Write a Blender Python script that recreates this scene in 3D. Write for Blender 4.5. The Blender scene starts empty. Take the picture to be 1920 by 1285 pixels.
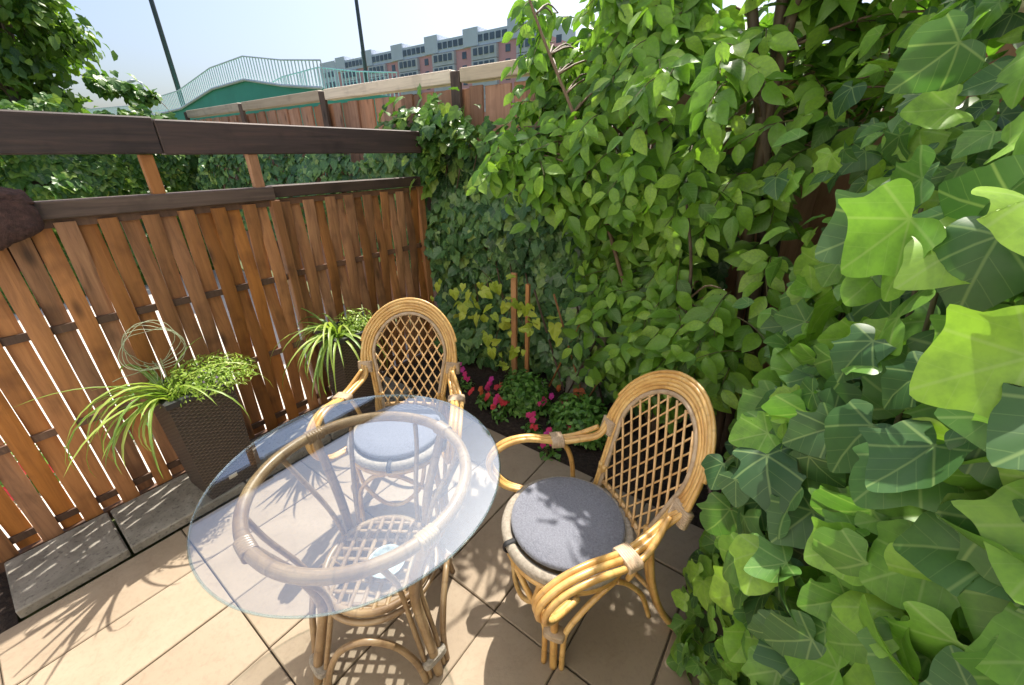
import bpy, math, random
import numpy as np
from mathutils import Vector, Matrix
random.seed(7); rng = np.random.default_rng(7)
R = math.radians
SC = bpy.context.scene
COL = SC.collection

# ------------------------------------------------------------------ camera
CAM = np.array([0.0, 0.0, 1.66]); FPX = 752.8; PW, PH = 1920, 1285
YAW, PITCH, ROLL = R(36.326), R(25.427), R(-0.272)
cf = np.array([-math.sin(YAW)*math.cos(PITCH), math.cos(YAW)*math.cos(PITCH), -math.sin(PITCH)])
cr = np.array([math.cos(YAW), math.sin(YAW), 0.0]); cu = np.cross(cr, cf)
cr, cu = cr*math.cos(ROLL)+cu*math.sin(ROLL), -cr*math.sin(ROLL)+cu*math.cos(ROLL)
cd = bpy.data.cameras.new('camera'); cam = bpy.data.objects.new('camera', cd); COL.objects.link(cam)
cd.sensor_width = 36; cd.lens = 36*FPX/PW; cd.clip_start = 0.02; cd.clip_end = 3000
m = Matrix.Identity(4)
for i in range(3):
    m[i][0], m[i][1], m[i][2], m[i][3] = cr[i], cu[i], -cf[i], CAM[i]
cam.matrix_world = m
SC.camera = cam

# ------------------------------------------------------------------ light
SUN_EL = R(58); SUN_AZ = math.atan2(-0.39, 0.921)          # azimuth from +Y towards +X
w = bpy.data.worlds.new('World'); SC.world = w; w.use_nodes = True
nt = w.node_tree
bg = nt.nodes['Background']; sky = nt.nodes.new('ShaderNodeTexSky'); sky.sky_type = 'NISHITA'
sky.sun_disc = False; sky.sun_elevation = SUN_EL; sky.sun_rotation = SUN_AZ
sky.air_density = 1.0; sky.dust_density = 4.2; sky.ozone_density = 3.0
nt.links.new(sky.outputs[0], bg.inputs[0]); bg.inputs[1].default_value = 0.05
sl = bpy.data.lights.new('sun', 'SUN'); sl.energy = 2.1; sl.angle = R(0.55); sl.color = (1.0, 0.93, 0.82)
so = bpy.data.objects.new('sun', sl); COL.objects.link(so)
sd = Vector((math.sin(SUN_AZ)*math.cos(SUN_EL), math.cos(SUN_AZ)*math.cos(SUN_EL), math.sin(SUN_EL)))
so.rotation_euler = sd.to_track_quat('Z', 'Y').to_euler(); so.location = sd*30
SC.view_settings.view_transform = 'Standard'; SC.view_settings.look = 'None'
SC.view_settings.exposure = 2.08; SC.view_settings.gamma = 1.0

# ------------------------------------------------------------------ pixel helper (pixel -> direction -> plane)
def at(px, py, axis, v):
    d = cf*FPX + cr*(px-PW/2) - cu*(py-PH/2)
    t = (v-CAM[axis])/d[axis]
    return CAM + d*t
def pix(P):
    d = np.asarray(P)-CAM; z = d@cf
    return PW/2+FPX*(d@cr)/z, PH/2-FPX*(d@cu)/z, z

# ------------------------------------------------------------------ materials
def node(nt, typ, **kw):
    n = nt.nodes.new(typ)
    for k, v in kw.items():
        if k == 'inp':
            for a, b in v.items():
                s = n.inputs[a]
                if isinstance(b, bpy.types.NodeSocket): nt.links.new(b, s)
                else: s.default_value = b
        else: setattr(n, k, v)
    return n
def c4(c): return (c[0], c[1], c[2], 1.0)
def ramp(nt, fac, stops):
    n = nt.nodes.new('ShaderNodeValToRGB'); e = n.color_ramp.elements
    while len(e) < len(stops): e.new(0.5)
    for i, (p, c) in enumerate(stops): e[i].position = p; e[i].color = c4(c)
    nt.links.new(fac, n.inputs[0]); return n.outputs[0]
def math_(nt, op, a, b=0.0, c=None):
    n = node(nt, 'ShaderNodeMath', operation=op); 
    for i, v in enumerate((a, b) if c is None else (a, b, c)):
        if isinstance(v, bpy.types.NodeSocket): nt.links.new(v, n.inputs[i])
        else: n.inputs[i].default_value = v
    return n.outputs[0]
def mix(nt, fac, a, b, blend='MIX'):
    n = node(nt, 'ShaderNodeMix', data_type='RGBA', blend_type=blend)
    for i, v in ((0, fac), (6, a), (7, b)):
        if isinstance(v, bpy.types.NodeSocket): nt.links.new(v, n.inputs[i])
        else: n.inputs[i].default_value = v if i == 0 else c4(v)
    return n.outputs[2]
def new_mat(name):
    m = bpy.data.materials.new(name); m.use_nodes = True
    return m, m.node_tree, m.node_tree.nodes['Principled BSDF']
def coords(nt, scale=(1, 1, 1), kind='Object', rnd=True):
    tc = nt.nodes.new('ShaderNodeTexCoord'); mp = nt.nodes.new('ShaderNodeMapping')
    nt.links.new(tc.outputs[kind], mp.inputs[0]); mp.inputs[3].default_value = scale
    if rnd:
        oi = nt.nodes.new('ShaderNodeObjectInfo')
        cm = node(nt, 'ShaderNodeVectorMath', operation='SCALE', inp={0: (37.0, 71.0, 53.0), 3: oi.outputs['Random']})
        nt.links.new(cm.outputs[0], mp.inputs[1])
    return mp.outputs[0]
def noise(nt, vec, scale, detail=4, rough=0.6, dist=0.0):
    n = node(nt, 'ShaderNodeTexNoise', inp={'Vector': vec, 'Scale': scale, 'Detail': detail, 'Roughness': rough, 'Distortion': dist})
    return n.outputs[0]
def bump(nt, p, h, s, d=0.01):
    b = node(nt, 'ShaderNodeBump', inp={'Strength': s, 'Distance': d, 'Height': h}); nt.links.new(b.outputs[0], p.inputs['Normal'])
def obj_rand(nt): return nt.nodes.new('ShaderNodeObjectInfo').outputs['Random']

def mat_plain(name, col, rough=0.6, var=0.15, scale=8, bmp=0.15, metal=0.0):
    m, nt, p = new_mat(name); v = coords(nt)
    n = noise(nt, v, scale)
    a = tuple(max(0, c*(1-var)) for c in col); b = tuple(c*(1+var) for c in col)
    nt.links.new(ramp(nt, n, [(0.3, a), (0.7, b)]), p.inputs['Base Color'])
    p.inputs['Roughness'].default_value = rough; p.inputs['Metallic'].default_value = metal
    if bmp: bump(nt, p, noise(nt, v, scale*6), bmp)
    return m
def mat_wood(name, dark, mid, light, axis=2, scale=1.0, rough=0.62, knots=True, wear=None):
    m, nt, p = new_mat(name)
    s = [38*scale]*3; s[axis] = 2.2*scale
    v = coords(nt, tuple(s)); g = noise(nt, v, 1.0, 6, 0.65, 0.6)
    v2 = coords(nt, (7*scale,)*3); b = noise(nt, v2, 0.9, 3, 0.5)
    col = ramp(nt, g, [(0.25, dark), (0.5, mid), (0.78, light)])
    rn = obj_rand(nt)
    col = mix(nt, math_(nt, 'MULTIPLY', rn, 0.5), col, mid)
    col = mix(nt, ramp(nt, b, [(0.55, (0, 0, 0)), (0.75, (.75, .75, .75))]), col, dark)
    if knots:
        vk = [9.0]*3; vk[axis] = 3.2
        vo = node(nt, 'ShaderNodeTexVoronoi', inp={'Vector': coords(nt, tuple(vk)), 'Scale': 1.0})
        k = ramp(nt, vo.outputs['Distance'], [(0.05, (1, 1, 1)), (0.2, (0, 0, 0))])
        col = mix(nt, math_(nt, 'MULTIPLY', k, 0.8), col, tuple(c*0.35 for c in dark))
    r2 = math_(nt, 'FRACT', math_(nt, 'MULTIPLY', rn, 7.31))
    hs = node(nt, 'ShaderNodeHueSaturation', inp={'Color': col, 'Value': math_(nt, 'MULTIPLY_ADD', r2, 0.6, 0.72), 'Saturation': math_(nt, 'MULTIPLY_ADD', rn, 0.25, 0.86)})
    nt.links.new(hs.outputs[0], p.inputs['Base Color'])
    p.inputs['Roughness'].default_value = rough
    bump(nt, p, g, 0.5, 0.004)
    return m
def mat_tile():
    m, nt, p = new_mat('sandstone paving'); v = coords(nt)
    a = noise(nt, v, 2.2, 5, 0.6, 0.8); b = noise(nt, v, 60, 3, 0.7); 
    col = ramp(nt, a, [(0.25, (.255, .20, .14)), (0.5, (.30, .238, .17)), (0.75, (.34, .277, .204))])
    st = noise(nt, coords(nt, (1, 1, 1)), 5.0, 8, 0.75, 2.0)
    col = mix(nt, ramp(nt, st, [(0.54, (0, 0, 0)), (0.78, (.7, .7, .7))]), col, (.20, .145, .095))
    col = mix(nt, ramp(nt, b, [(0.35, (.25, .25, .25)), (0.5, (0, 0, 0))]), col, (.20, .15, .11))
    hs = node(nt, 'ShaderNodeHueSaturation', inp={'Color': col, 'Value': math_(nt, 'MULTIPLY_ADD', obj_rand(nt), 0.16, 0.92)})
    nt.links.new(hs.outputs[0], p.inputs['Base Color']); p.inputs['Roughness'].default_value = 0.78
    bump(nt, p, math_(nt, 'ADD', a, math_(nt, 'MULTIPLY', b, 0.25)), 0.35, 0.006)
    return m
def mat_slab():
    m, nt, p = new_mat('weathered grey stone'); v = coords(nt)
    a = noise(nt, v, 5, 6, 0.7, 1.2); b = noise(nt, v, 55, 3, 0.6)
    col = ramp(nt, a, [(0.25, (.13, .12, .10)), (0.55, (.26, .245, .21)), (0.8, (.38, .36, .31))])
    col = mix(nt, ramp(nt, b, [(0.32, (.6, .6, .6)), (0.45, (0, 0, 0))]), col, (.06, .055, .05))
    nt.links.new(col, p.inputs['Base Color']); p.inputs['Roughness'].default_value = 0.8; bump(nt, p, a, 0.5, 0.01)
    return m
def mat_rattan(name, dark, mid, light, rough=0.34, scale=1.0, nodes=True):
    m, nt, p = new_mat(name); v = coords(nt)
    a = noise(nt, v, 9*scale, 4, 0.6, 0.4); b = noise(nt, v, 70*scale, 2, 0.5)
    col = ramp(nt, a, [(0.28, dark), (0.5, mid), (0.74, light)])
    col = mix(nt, ramp(nt, b, [(0.55, (0, 0, 0)), (0.75, (.35, .35, .35))]), col, dark)
    uvn = node(nt, 'ShaderNodeSeparateXYZ', inp={0: nt.nodes.new('ShaderNodeTexCoord').outputs['UV']})
    gr = noise(nt, node(nt, 'ShaderNodeCombineXYZ', inp={0: math_(nt, 'MULTIPLY', uvn.outputs[0], 14.0), 1: math_(nt, 'MULTIPLY', uvn.outputs[1], 9.0), 2: obj_rand(nt)}).outputs[0], 1.0, 4, .6)
    col = mix(nt, ramp(nt, gr, [(0.45, (0, 0, 0)), (0.75, (.55, .55, .55))]), col, dark)
    pp = math_(nt, 'PINGPONG', math_(nt, 'ADD', uvn.outputs[1], math_(nt, 'MULTIPLY', obj_rand(nt), .1)), .085)
    nd = ramp(nt, math_(nt, 'DIVIDE', pp, .006), [(0.0, (.3, .3, .3)), (1.0, (0, 0, 0))])
    if nodes: col = mix(nt, nd, col, tuple(c*.45 for c in dark))
    nt.links.new(col, p.inputs['Base Color']); p.inputs['Roughness'].default_value = rough
    p.inputs['Coat Weight'].default_value = 0.25; p.inputs['Coat Roughness'].default_value = 0.25
    bump(nt, p, b, 0.15, 0.003)
    return m
def mat_weave(name, dark, light):
    m, nt, p = new_mat(name); v = coords(nt, (1, 1, 1), 'UV', rnd=False)
    sx = node(nt, 'ShaderNodeSeparateXYZ', inp={0: v})
    u = math_(nt, 'MULTIPLY', sx.outputs[0], 30*math.tau/2); vv = math_(nt, 'MULTIPLY', sx.outputs[1], 60*math.tau/2)
    su, sv = math_(nt, 'SINE', u), math_(nt, 'SINE', vv)
    h = math_(nt, 'MULTIPLY_ADD', math_(nt, 'MULTIPLY', su, sv), 0.5, 0.5)
    h2 = math_(nt, 'MULTIPLY', h, math_(nt, 'ABSOLUTE', sv))
    nt.links.new(ramp(nt, h2, [(0.0, dark), (0.5, light)]), p.inputs['Base Color'])
    p.inputs['Roughness'].default_value = 0.5; bump(nt, p, h2, 0.9, 0.006)
    return m
def mat_leaf(name, stops, veins='ovate', vein_col=None, vamt=0.35, transl=0.35, rough=0.38, tcol=(1.15, 1.25, .55), width=.028):
    m, nt, p = new_mat(name)
    at_ = node(nt, 'ShaderNodeAttribute', attribute_name='tint'); rn = obj_rand(nt)
    t = math_(nt, 'FRACT', math_(nt, 'ADD', rn, at_.outputs['Fac']))
    col = ramp(nt, t, stops)
    uv = nt.nodes.new('ShaderNodeTexCoord').outputs['UV']; s = node(nt, 'ShaderNodeSeparateXYZ', inp={0: uv})
    x = math_(nt, 'ABSOLUTE', math_(nt, 'SUBTRACT', s.outputs[0], 0.5)); y = math_(nt, 'SUBTRACT', s.outputs[1], 0.25)
    if veins == 'ivy':
        d = x
        for a in (48, 100):
            c, si = math.cos(R(a)), math.sin(R(a))
            k = math_(nt, 'ABSOLUTE', math_(nt, 'SUBTRACT', math_(nt, 'MULTIPLY', x, c), math_(nt, 'MULTIPLY', y, si)))
            d = math_(nt, 'MINIMUM', d, k)
        # side veins
        q = math_(nt, 'SUBTRACT', y, math_(nt, 'MULTIPLY', x, 0.9))
        tri = math_(nt, 'PINGPONG', q, 0.075)
        d = math_(nt, 'MINIMUM', d, math_(nt, 'ADD', tri, 0.009))
        vm = ramp(nt, math_(nt, 'DIVIDE', d, width), [(0.25, (1, 1, 1)), (1.0, (0, 0, 0))])
    else:
        q = math_(nt, 'SUBTRACT', s.outputs[1], math_(nt, 'MULTIPLY', x, 1.1))
        tri = math_(nt, 'PINGPONG', q, 0.07)
        d = math_(nt, 'MINIMUM', x, math_(nt, 'ADD', tri, 0.004))
        vm = ramp(nt, math_(nt, 'DIVIDE', d, width), [(0.2, (1, 1, 1)), (1.0, (0, 0, 0))])
    no = noise(nt, uv, 9, 3, 0.6)
    col = mix(nt, ramp(nt, no, [(0.4, (0, 0, 0)), (0.75, (.35, .35, .35))]), col, stops[0][1])
    vc = vein_col or tuple(min(1, c*2.2+.02) for c in stops[-1][1])
    colv = mix(nt, math_(nt, 'MULTIPLY', vm, vamt), col, vc)
    nt.links.new(colv, p.inputs['Base Color']); p.inputs['Roughness'].default_value = rough
    p.inputs['Specular IOR Level'].default_value = 0.45
    bump(nt, p, vm, -0.35, 0.01)
    tr = node(nt, 'ShaderNodeBsdfTranslucent'); tc = mix(nt, 1.0, colv, tcol, 'MULTIPLY'); nt.links.new(tc, tr.inputs[0])
    ms = nt.nodes.new('ShaderNodeMixShader'); ms.inputs[0].default_value = transl
    nt.links.new(p.outputs[0], ms.inputs[1]); nt.links.new(tr.outputs[0], ms.inputs[2])
    nt.links.new(ms.outputs[0], nt.nodes['Material Output'].inputs[0])
    return m
def mat_glass(name='clear table glass', tint=(.955, .975, .975), refl=.14):
    m, nt, p = new_mat(name)
    tr = node(nt, 'ShaderNodeBsdfTransparent', inp={0: c4(tint)}); gl = node(nt, 'ShaderNodeBsdfGlossy', inp={0: (.80, .90, 1.0, 1), 1: 0.0})  # gloss tint paints a bluer sky into the reflection
    ge = nt.nodes.new('ShaderNodeNewGeometry')
    dt = node(nt, 'ShaderNodeVectorMath', operation='DOT_PRODUCT', inp={0: ge.outputs['Normal'], 1: ge.outputs['Incoming']})
    sch = math_(nt, 'POWER', math_(nt, 'SUBTRACT', 1.0, math_(nt, 'ABSOLUTE', dt.outputs['Value'])), 5.0)
    f2 = math_(nt, 'MINIMUM', math_(nt, 'MULTIPLY_ADD', sch, .92, refl), 1.0)
    ms = nt.nodes.new('ShaderNodeMixShader'); nt.links.new(f2, ms.inputs[0])
    nt.links.new(tr.outputs[0], ms.inputs[1]); nt.links.new(gl.outputs[0], ms.inputs[2])
    nt.links.new(ms.outputs[0], nt.nodes['Material Output'].inputs[0])
    return m
def mat_felt():
    m, nt, p = new_mat('grey felt'); v = coords(nt)
    n = noise(nt, v, 160, 3, 0.8); b = noise(nt, v, 9, 3, 0.6)
    col = ramp(nt, n, [(0.3, (.10, .108, .14)), (0.7, (.22, .23, .275))])
    col = mix(nt, ramp(nt, b, [(0.4, (0, 0, 0)), (0.7, (.4, .4, .4))]), col, (.19, .2, .24))
    nt.links.new(col, p.inputs['Base Color']); p.inputs['Roughness'].default_value = 0.95
    p.inputs['Sheen Weight'].default_value = 0.25; bump(nt, p, n, 0.5, 0.004)
    return m
def mat_soil():
    m, nt, p = new_mat('dark garden soil'); v = coords(nt)
    n = noise(nt, v, 45, 6, 0.75); b = noise(nt, v, 6, 3)
    col = ramp(nt, n, [(0.3, (.015, .010, .008)), (0.55, (.045, .030, .022)), (0.75, (.11, .08, .06))])
    nt.links.new(col, p.inputs['Base Color']); p.inputs['Roughness'].default_value = 0.95; bump(nt, p, math_(nt, 'ADD', n, b), 0.9, 0.03)
    return m

M = {}
M['tile'] = mat_tile(); M['slab'] = mat_slab(); M['soil'] = mat_soil()
M['grout'] = mat_plain('dark paving joint', (.09, .072, .052), .95)
M['pale'] = mat_plain('pale concrete yard', (.62, .58, .52), .9, .12, 3)
M['grass'] = mat_plain('dry grass ground', (.09, .11, .04), .95, .4, 2)
M['slat'] = mat_wood('orange stained slat', (.14, .058, .023), (.33, .145, .052), (.47, .22, .078))
M['slatrail'] = mat_wood('dark stained rail', (.04, .026, .020), (.085, .055, .042), (.14, .095, .07), axis=1, knots=False)
M['beam'] = mat_wood('dark weathered beam', (.022, .014, .013), (.052, .034, .030), (.11, .06, .045), axis=1, knots=False)
M['board'] = mat_wood('reddish fence board', (.20, .10, .06), (.36, .19, .12), (.47, .27, .18))
M['cap'] = mat_wood('weathered fence cap', (.36, .29, .22), (.58, .48, .37), (.70, .60, .48), axis=0, knots=False)
M['fpost'] = mat_wood('brown fence post', (.05, .03, .025), (.10, .065, .05), (.15, .10, .08))
M['darkboard'] = mat_wood('dark old board', (.06, .03, .02), (.12, .065, .04), (.18, .10, .06))
M['stake'] = mat_wood('orange stake', (.22, .09, .03), (.40, .18, .07), (.5, .25, .1), knots=False)
M['rattan'] = mat_rattan('golden rattan', (.40, .20, .055), (.62, .375, .12), (.75, .53, .22))
M['rattan_old'] = mat_rattan('aged table rattan', (.17, .10, .052), (.33, .22, .115), (.45, .33, .19), .42)
M['lattice'] = mat_rattan('pale rattan strip', (.42, .23, .08), (.62, .39, .17), (.72, .50, .26), .45)
M['bind'] = mat_rattan('pale cane binding', (.28, .19, .11), (.42, .31, .20), (.52, .41, .29), .6, 3, False)
M['roll'] = mat_plain('grey woven seat edge', (.38, .335, .275), .8, .25, 90, .6)
M['webbing'] = mat_plain('woven seat webbing', (.30, .22, .13), .8, .3, 60, .6)
M['felt'] = mat_felt(); M['black'] = mat_plain('black strap', (.012, .012, .014), .6)
M['glass'] = mat_glass(); M['gedge'] = mat_glass('pale glass edge', (.80, .87, .86), .12)
M['wicker'] = mat_weave('dark brown plastic wicker', (.018, .013, .010), (.105, .080, .062))
M['plastic'] = mat_plain('dark grey plastic', (.035, .036, .042), .45, .1, 5, 0)
M['white'] = mat_plain('white label', (.65, .62, .55), .6, .05)
M['bark'] = mat_wood('shrub bark', (.05, .032, .02), (.12, .08, .05), (.22, .16, .10), knots=False)
M['stem'] = mat_plain('green brown stem', (.10, .09, .035), .7)
M['dry'] = mat_plain('dry pale tendril', (.36, .42, .27), .7)
M['plush'] = mat_plain('brown fleece', (.095, .048, .038), .95, .45, 60, 1.0)
M['bowl'] = mat_plain('pale blue glazed ceramic', (.40, .48, .50), .3, .4, 40, .1)

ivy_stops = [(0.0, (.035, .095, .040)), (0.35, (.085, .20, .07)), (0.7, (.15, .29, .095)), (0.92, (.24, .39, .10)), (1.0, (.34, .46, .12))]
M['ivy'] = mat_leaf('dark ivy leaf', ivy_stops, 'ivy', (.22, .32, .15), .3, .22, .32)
M['ivy_near'] = mat_leaf('fresh ivy leaf', [(0.0, (.04, .10, .035)), (0.25, (.075, .18, .045)), (0.5, (.13, .29, .045)), (0.72, (.19, .39, .048)), (1.0, (.29, .48, .06))], 'ivy', (.33, .46, .16), .42, .36, .40, width=.015)
M['ivy_yellow'] = mat_leaf('yellowing leaf', [(0, (.30, .44, .05)), (.5, (.48, .60, .06)), (1, (.58, .66, .10))], 'ivy', (.55, .6, .2), .4, .35)
M['shrub'] = mat_leaf('bright shrub leaf', [(0, (.06, .145, .022)), (.35, (.15, .32, .033)), (.75, (.23, .43, .048)), (1, (.33, .52, .07))], 'ovate', (.16, .30, .08), .35, .42)
M['spider'] = mat_leaf('spider plant blade', [(0, (.10, .22, .03)), (.5, (.24, .38, .05)), (1, (.46, .54, .13))], 'ovate', (.55, .58, .25), .5, .38)
M['fine'] = mat_leaf('feathery fresh leaf', [(0, (.16, .30, .03)), (.5, (.32, .48, .06)), (1, (.50, .62, .16))], 'ovate', None, .1, .4)
M['bush'] = mat_leaf('flower bed leaf', [(0, (.05, .14, .03)), (.5, (.10, .25, .045)), (1, (.19, .37, .07))], 'ovate', None, .15, .3)
M['tree'] = mat_leaf('distant tree leaf', [(0, (.05, .115, .025)), (.5, (.12, .24, .035)), (1, (.25, .38, .055))], 'ovate', None, .1, .4)
M['hedge'] = mat_leaf('hedge leaf painted sunlit', [(0, (.04, .11, .025)), (.5, (.09, .21, .035)), (.85, (.19, .33, .05)), (1, (.32, .44, .08))], 'ivy', (.2, .3, .1), .3, .35)  # light end of the ramp paints sunshine into the leaf colour
def mat_petal(name, c):
    return mat_leaf(name, [(0, tuple(x*.7 for x in c)), (1, c)], 'ovate', tuple(min(1, x*1.3) for x in c), .2, .3, .6, (1, 1, 1))
M['pink'] = mat_petal('hot pink petal', (.80, .05, .24)); M['magenta'] = mat_petal('magenta petal', (.72, .06, .42))
M['red'] = mat_petal('red petal', (.75, .07, .09)); M['orange'] = mat_petal('orange petal', (.62, .17, .05))
M['lilac'] = mat_petal('lilac petal', (.42, .30, .55)); M['whitep'] = mat_petal('white petal', (.75, .75, .7))
M['pinkwall'] = mat_plain('pink render', (.78, .40, .40), .9, .06, .3, 0); M['greywall'] = mat_plain('pale grey render', (.66, .70, .76), .9, .06, .3, 0)
M['window'] = mat_plain('dark window glass', (.10, .13, .17), .15, .3, .4, 0); M['balc'] = mat_plain('light balcony panel', (.62, .62, .62), .8, .08, .5, 0)
M['greenwall'] = mat_plain('green sheet metal', (.05, .36, .25), .6, .12, .7, 0); M['bar'] = mat_plain('galvanised bar', (.62, .64, .66), .5, .1, 2, 0)
M['render'] = mat_plain('white house render', (.88, .86, .81), .9, .02, 3)
M['pole'] = mat_plain('dark lamp pole', (.06, .065, .075), .5, .1, 2, 0)

# ------------------------------------------------------------------ object helpers
def link(name, me, mat, parent=None):
    o = bpy.data.objects.new(name, me); COL.objects.link(o)
    if mat is not None and len(me.materials) == 0: me.materials.append(mat)
    if parent is not None: o.parent = parent
    return o
def empty(name, loc, label, cat, group=None, rz=0.0):
    o = bpy.data.objects.new(name, None); COL.objects.link(o); o.location = loc; o.rotation_euler = (0, 0, rz)
    o.empty_display_size = 0.1
    return tag(o, label, cat, group)
def tag(o, label=None, cat=None, group=None, kind=None):
    if label: o['label'] = label
    if cat: o['category'] = cat
    if group: o['group'] = group
    if kind: o['kind'] = kind
    return o
class MB:
    def __init__(s): s.v = []; s.f = []; s.uv = []
    def add(s, v, f, uv=None):
        b = len(s.v); s.v += [tuple(map(float, q)) for q in v]; s.f += [tuple(i+b for i in q) for q in f]
        if uv is not None: s.uv += list(uv)
        return s
    def box(s, lo, hi, bev=0.0):
        (x0, y0, z0), (x1, y1, z1) = lo, hi
        if bev <= 0:
            v = [(x0,y0,z0),(x1,y0,z0),(x1,y1,z0),(x0,y1,z0),(x0,y0,z1),(x1,y0,z1),(x1,y1,z1),(x0,y1,z1)]
            return s.add(v, [(0,3,2,1),(4,5,6,7),(0,1,5,4),(1,2,6,5),(2,3,7,6),(3,0,4,7)])
        c = bev; rings = []
        for z, i in ((z0, c), (z0+c, 0), (z1-c, 0), (z1, c)):
            a, b_, d, e = x0+i, x1-i, y0+i, y1-i; k = c*0.7
            rings.append([(a+k,d,z),(b_-k,d,z),(b_,d+k,z),(b_,e-k,z),(b_-k,e,z),(a+k,e,z),(a,e-k,z),(a,d+k,z)])
        v = [q for r in rings for q in r]; f = [tuple(range(7, -1, -1)), tuple(range(24, 32))]
        for r in range(3):
            for i in range(8): j = (i+1) % 8; f.append((r*8+i, r*8+j, r*8+8+j, r*8+8+i))
        return s.add(v, f)
    def tube(s, pts, rad, seg=8, closed=False, sub=6, flat=None):
        P = spline(pts, sub, closed); n = len(P)
        rad = np.atleast_1d(np.asarray(rad, float))
        rr = np.interp(np.linspace(0, 1, n), np.linspace(0, 1, len(rad)), rad)
        T = (np.roll(P, -1, 0)-np.roll(P, 1, 0)) if closed else np.gradient(P, axis=0)
        T /= np.linalg.norm(T, axis=1)[:, None]+1e-12
        N = np.zeros_like(P); a = np.array([0, 0, 1.0]) if abs(T[0][2]) < .9 else np.array([1.0, 0, 0])
        N[0] = np.cross(T[0], a); N[0] /= np.linalg.norm(N[0])
        for i in range(1, n):
            q = N[i-1]-T[i]*(N[i-1]@T[i]); N[i] = q/(np.linalg.norm(q)+1e-12)
        B = np.cross(T, N); v = []; f = []; uv = []
        al = np.concatenate([[0], np.cumsum(np.linalg.norm(np.diff(P, axis=0), axis=1))])
        for i in range(n):
            for k in range(seg):
                uv.append((abs(2*k/seg-1), al[i]))
                t = math.tau*k/seg; c, si = math.cos(t), math.sin(t)*(flat or 1)
                v.append(P[i]+rr[i]*(c*N[i]+si*B[i]))
        for i in range(n if closed else n-1):
            j = (i+1) % n
            for k in range(seg): l = (k+1) % seg; f.append((i*seg+k, i*seg+l, j*seg+l, j*seg+k))
        if not closed: f.append(tuple(range(seg-1, -1, -1))); f.append(tuple((n-1)*seg+k for k in range(seg)))
        return s.add(v, f, uv)
    def lathe(s, prof, seg=24, c=(0, 0, 0)):
        v = []; f = []; n = len(prof)
        for (r, z) in prof:
            for k in range(seg): t = math.tau*k/seg; v.append((c[0]+r*math.cos(t), c[1]+r*math.sin(t), c[2]+z))
        for i in range(n-1):
            for k in range(seg): l = (k+1) % seg; f.append((i*seg+k, i*seg+l, i*seg+seg+l, i*seg+seg+k))
        f.append(tuple(range(seg-1, -1, -1))); f.append(tuple((n-1)*seg+k for k in range(seg)))
        return s.add(v, f)
    def mesh(s, name, smooth=False):
        me = bpy.data.meshes.new(name); me.from_pydata(s.v, [], s.f)
        if s.uv and len(s.uv) == len(s.v):
            l = me.uv_layers.new(name='UVMap')
            for p in me.polygons:
                for li in p.loop_indices: l.data[li].uv = s.uv[me.loops[li].vertex_index]
        if smooth: me.polygons.foreach_set('use_smooth', [True]*len(me.polygons))
        me.update(); return me
    def obj(s, name, mat, parent=None, smooth=False): return link(name, s.mesh(name, smooth), mat, parent)
def spline(pts, sub=6, closed=False):
    P = np.asarray(pts, float)
    if sub <= 1 or len(P) < 3: return P
    n = len(P); out = []
    rngs = range(n if closed else n-1)
    for i in rngs:
        g = (lambda k: P[k % n]) if closed else (lambda k: P[min(max(k, 0), n-1)])
        a, b, c, d = g(i-1), g(i), g(i+1), g(i+2)
        for t in np.arange(sub)/sub:
            out.append(.5*((2*b)+(-a+c)*t+(2*a-5*b+4*c-d)*t*t+(-a+3*b-3*c+d)*t**3))
    if not closed: out.append(P[-1])
    return np.array(out)
def boxobj(name, lo, hi, mat, parent=None, bev=0.0): return MB().box(lo, hi, bev).obj(name, mat, parent)
def copy_tree(o, parent=None):
    c = o.copy(); COL.objects.link(c); c.parent = parent
    for ch in list(o.children): copy_tree(ch, c)
    return c

# ------------------------------------------------------------------ leaves
def leaf_ivy(seed, lob=1.0, curl=.25, fold=.25, wave=.05):
    r = random.Random(seed)
    half = [(0, 0), (.09, -.14), (.24, -.23), (.40, -.20), (.48, -.06), (.50, .07), (.57*lob, .19), (.60*lob, .33), (.50, .41), (.39, .47), (.34, .58), (.24, .77), (.11, .92), (0, 1.0)]
    out = [(x*(1+r.uniform(-.08, .08)), y+r.uniform(-.03, .03)) for x, y in half[1:-1]]
    outl = [(-x*(1+r.uniform(-.1, .1)), y+r.uniform(-.03, .03)) for x, y in half[1:-1]][::-1]
    ring = [(0, -.02)] + out + [(r.uniform(-.05, .05), 1.0)] + outl
    ph = r.uniform(0, 6)
    def z(x, y):
        rr = math.hypot(x, y); return -curl*rr*rr + fold*abs(x)*.8 + wave*math.sin(9*math.atan2(y, x)+ph)*rr - .1*max(0, y)**2
    v = [(0, 0.05, 0)]; 
    for k in (.5, 1.0):
        for (x, y) in ring: v.append((x*k, .05+(y-.05)*k, z(x*k, y*k)))
    n = len(ring); f = []
    for i in range(n):
        j = (i+1) % n
        f.append((0, 1+i, 1+j)); f.append((1+i, 1+n+i, 1+n+j, 1+j))
    v = [(x, y, zz) for x, y, zz in v]
    uv = [(x*.6+.5, y*.6+.25) for x, y, _ in v]
    return fix(v, f, uv)
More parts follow.
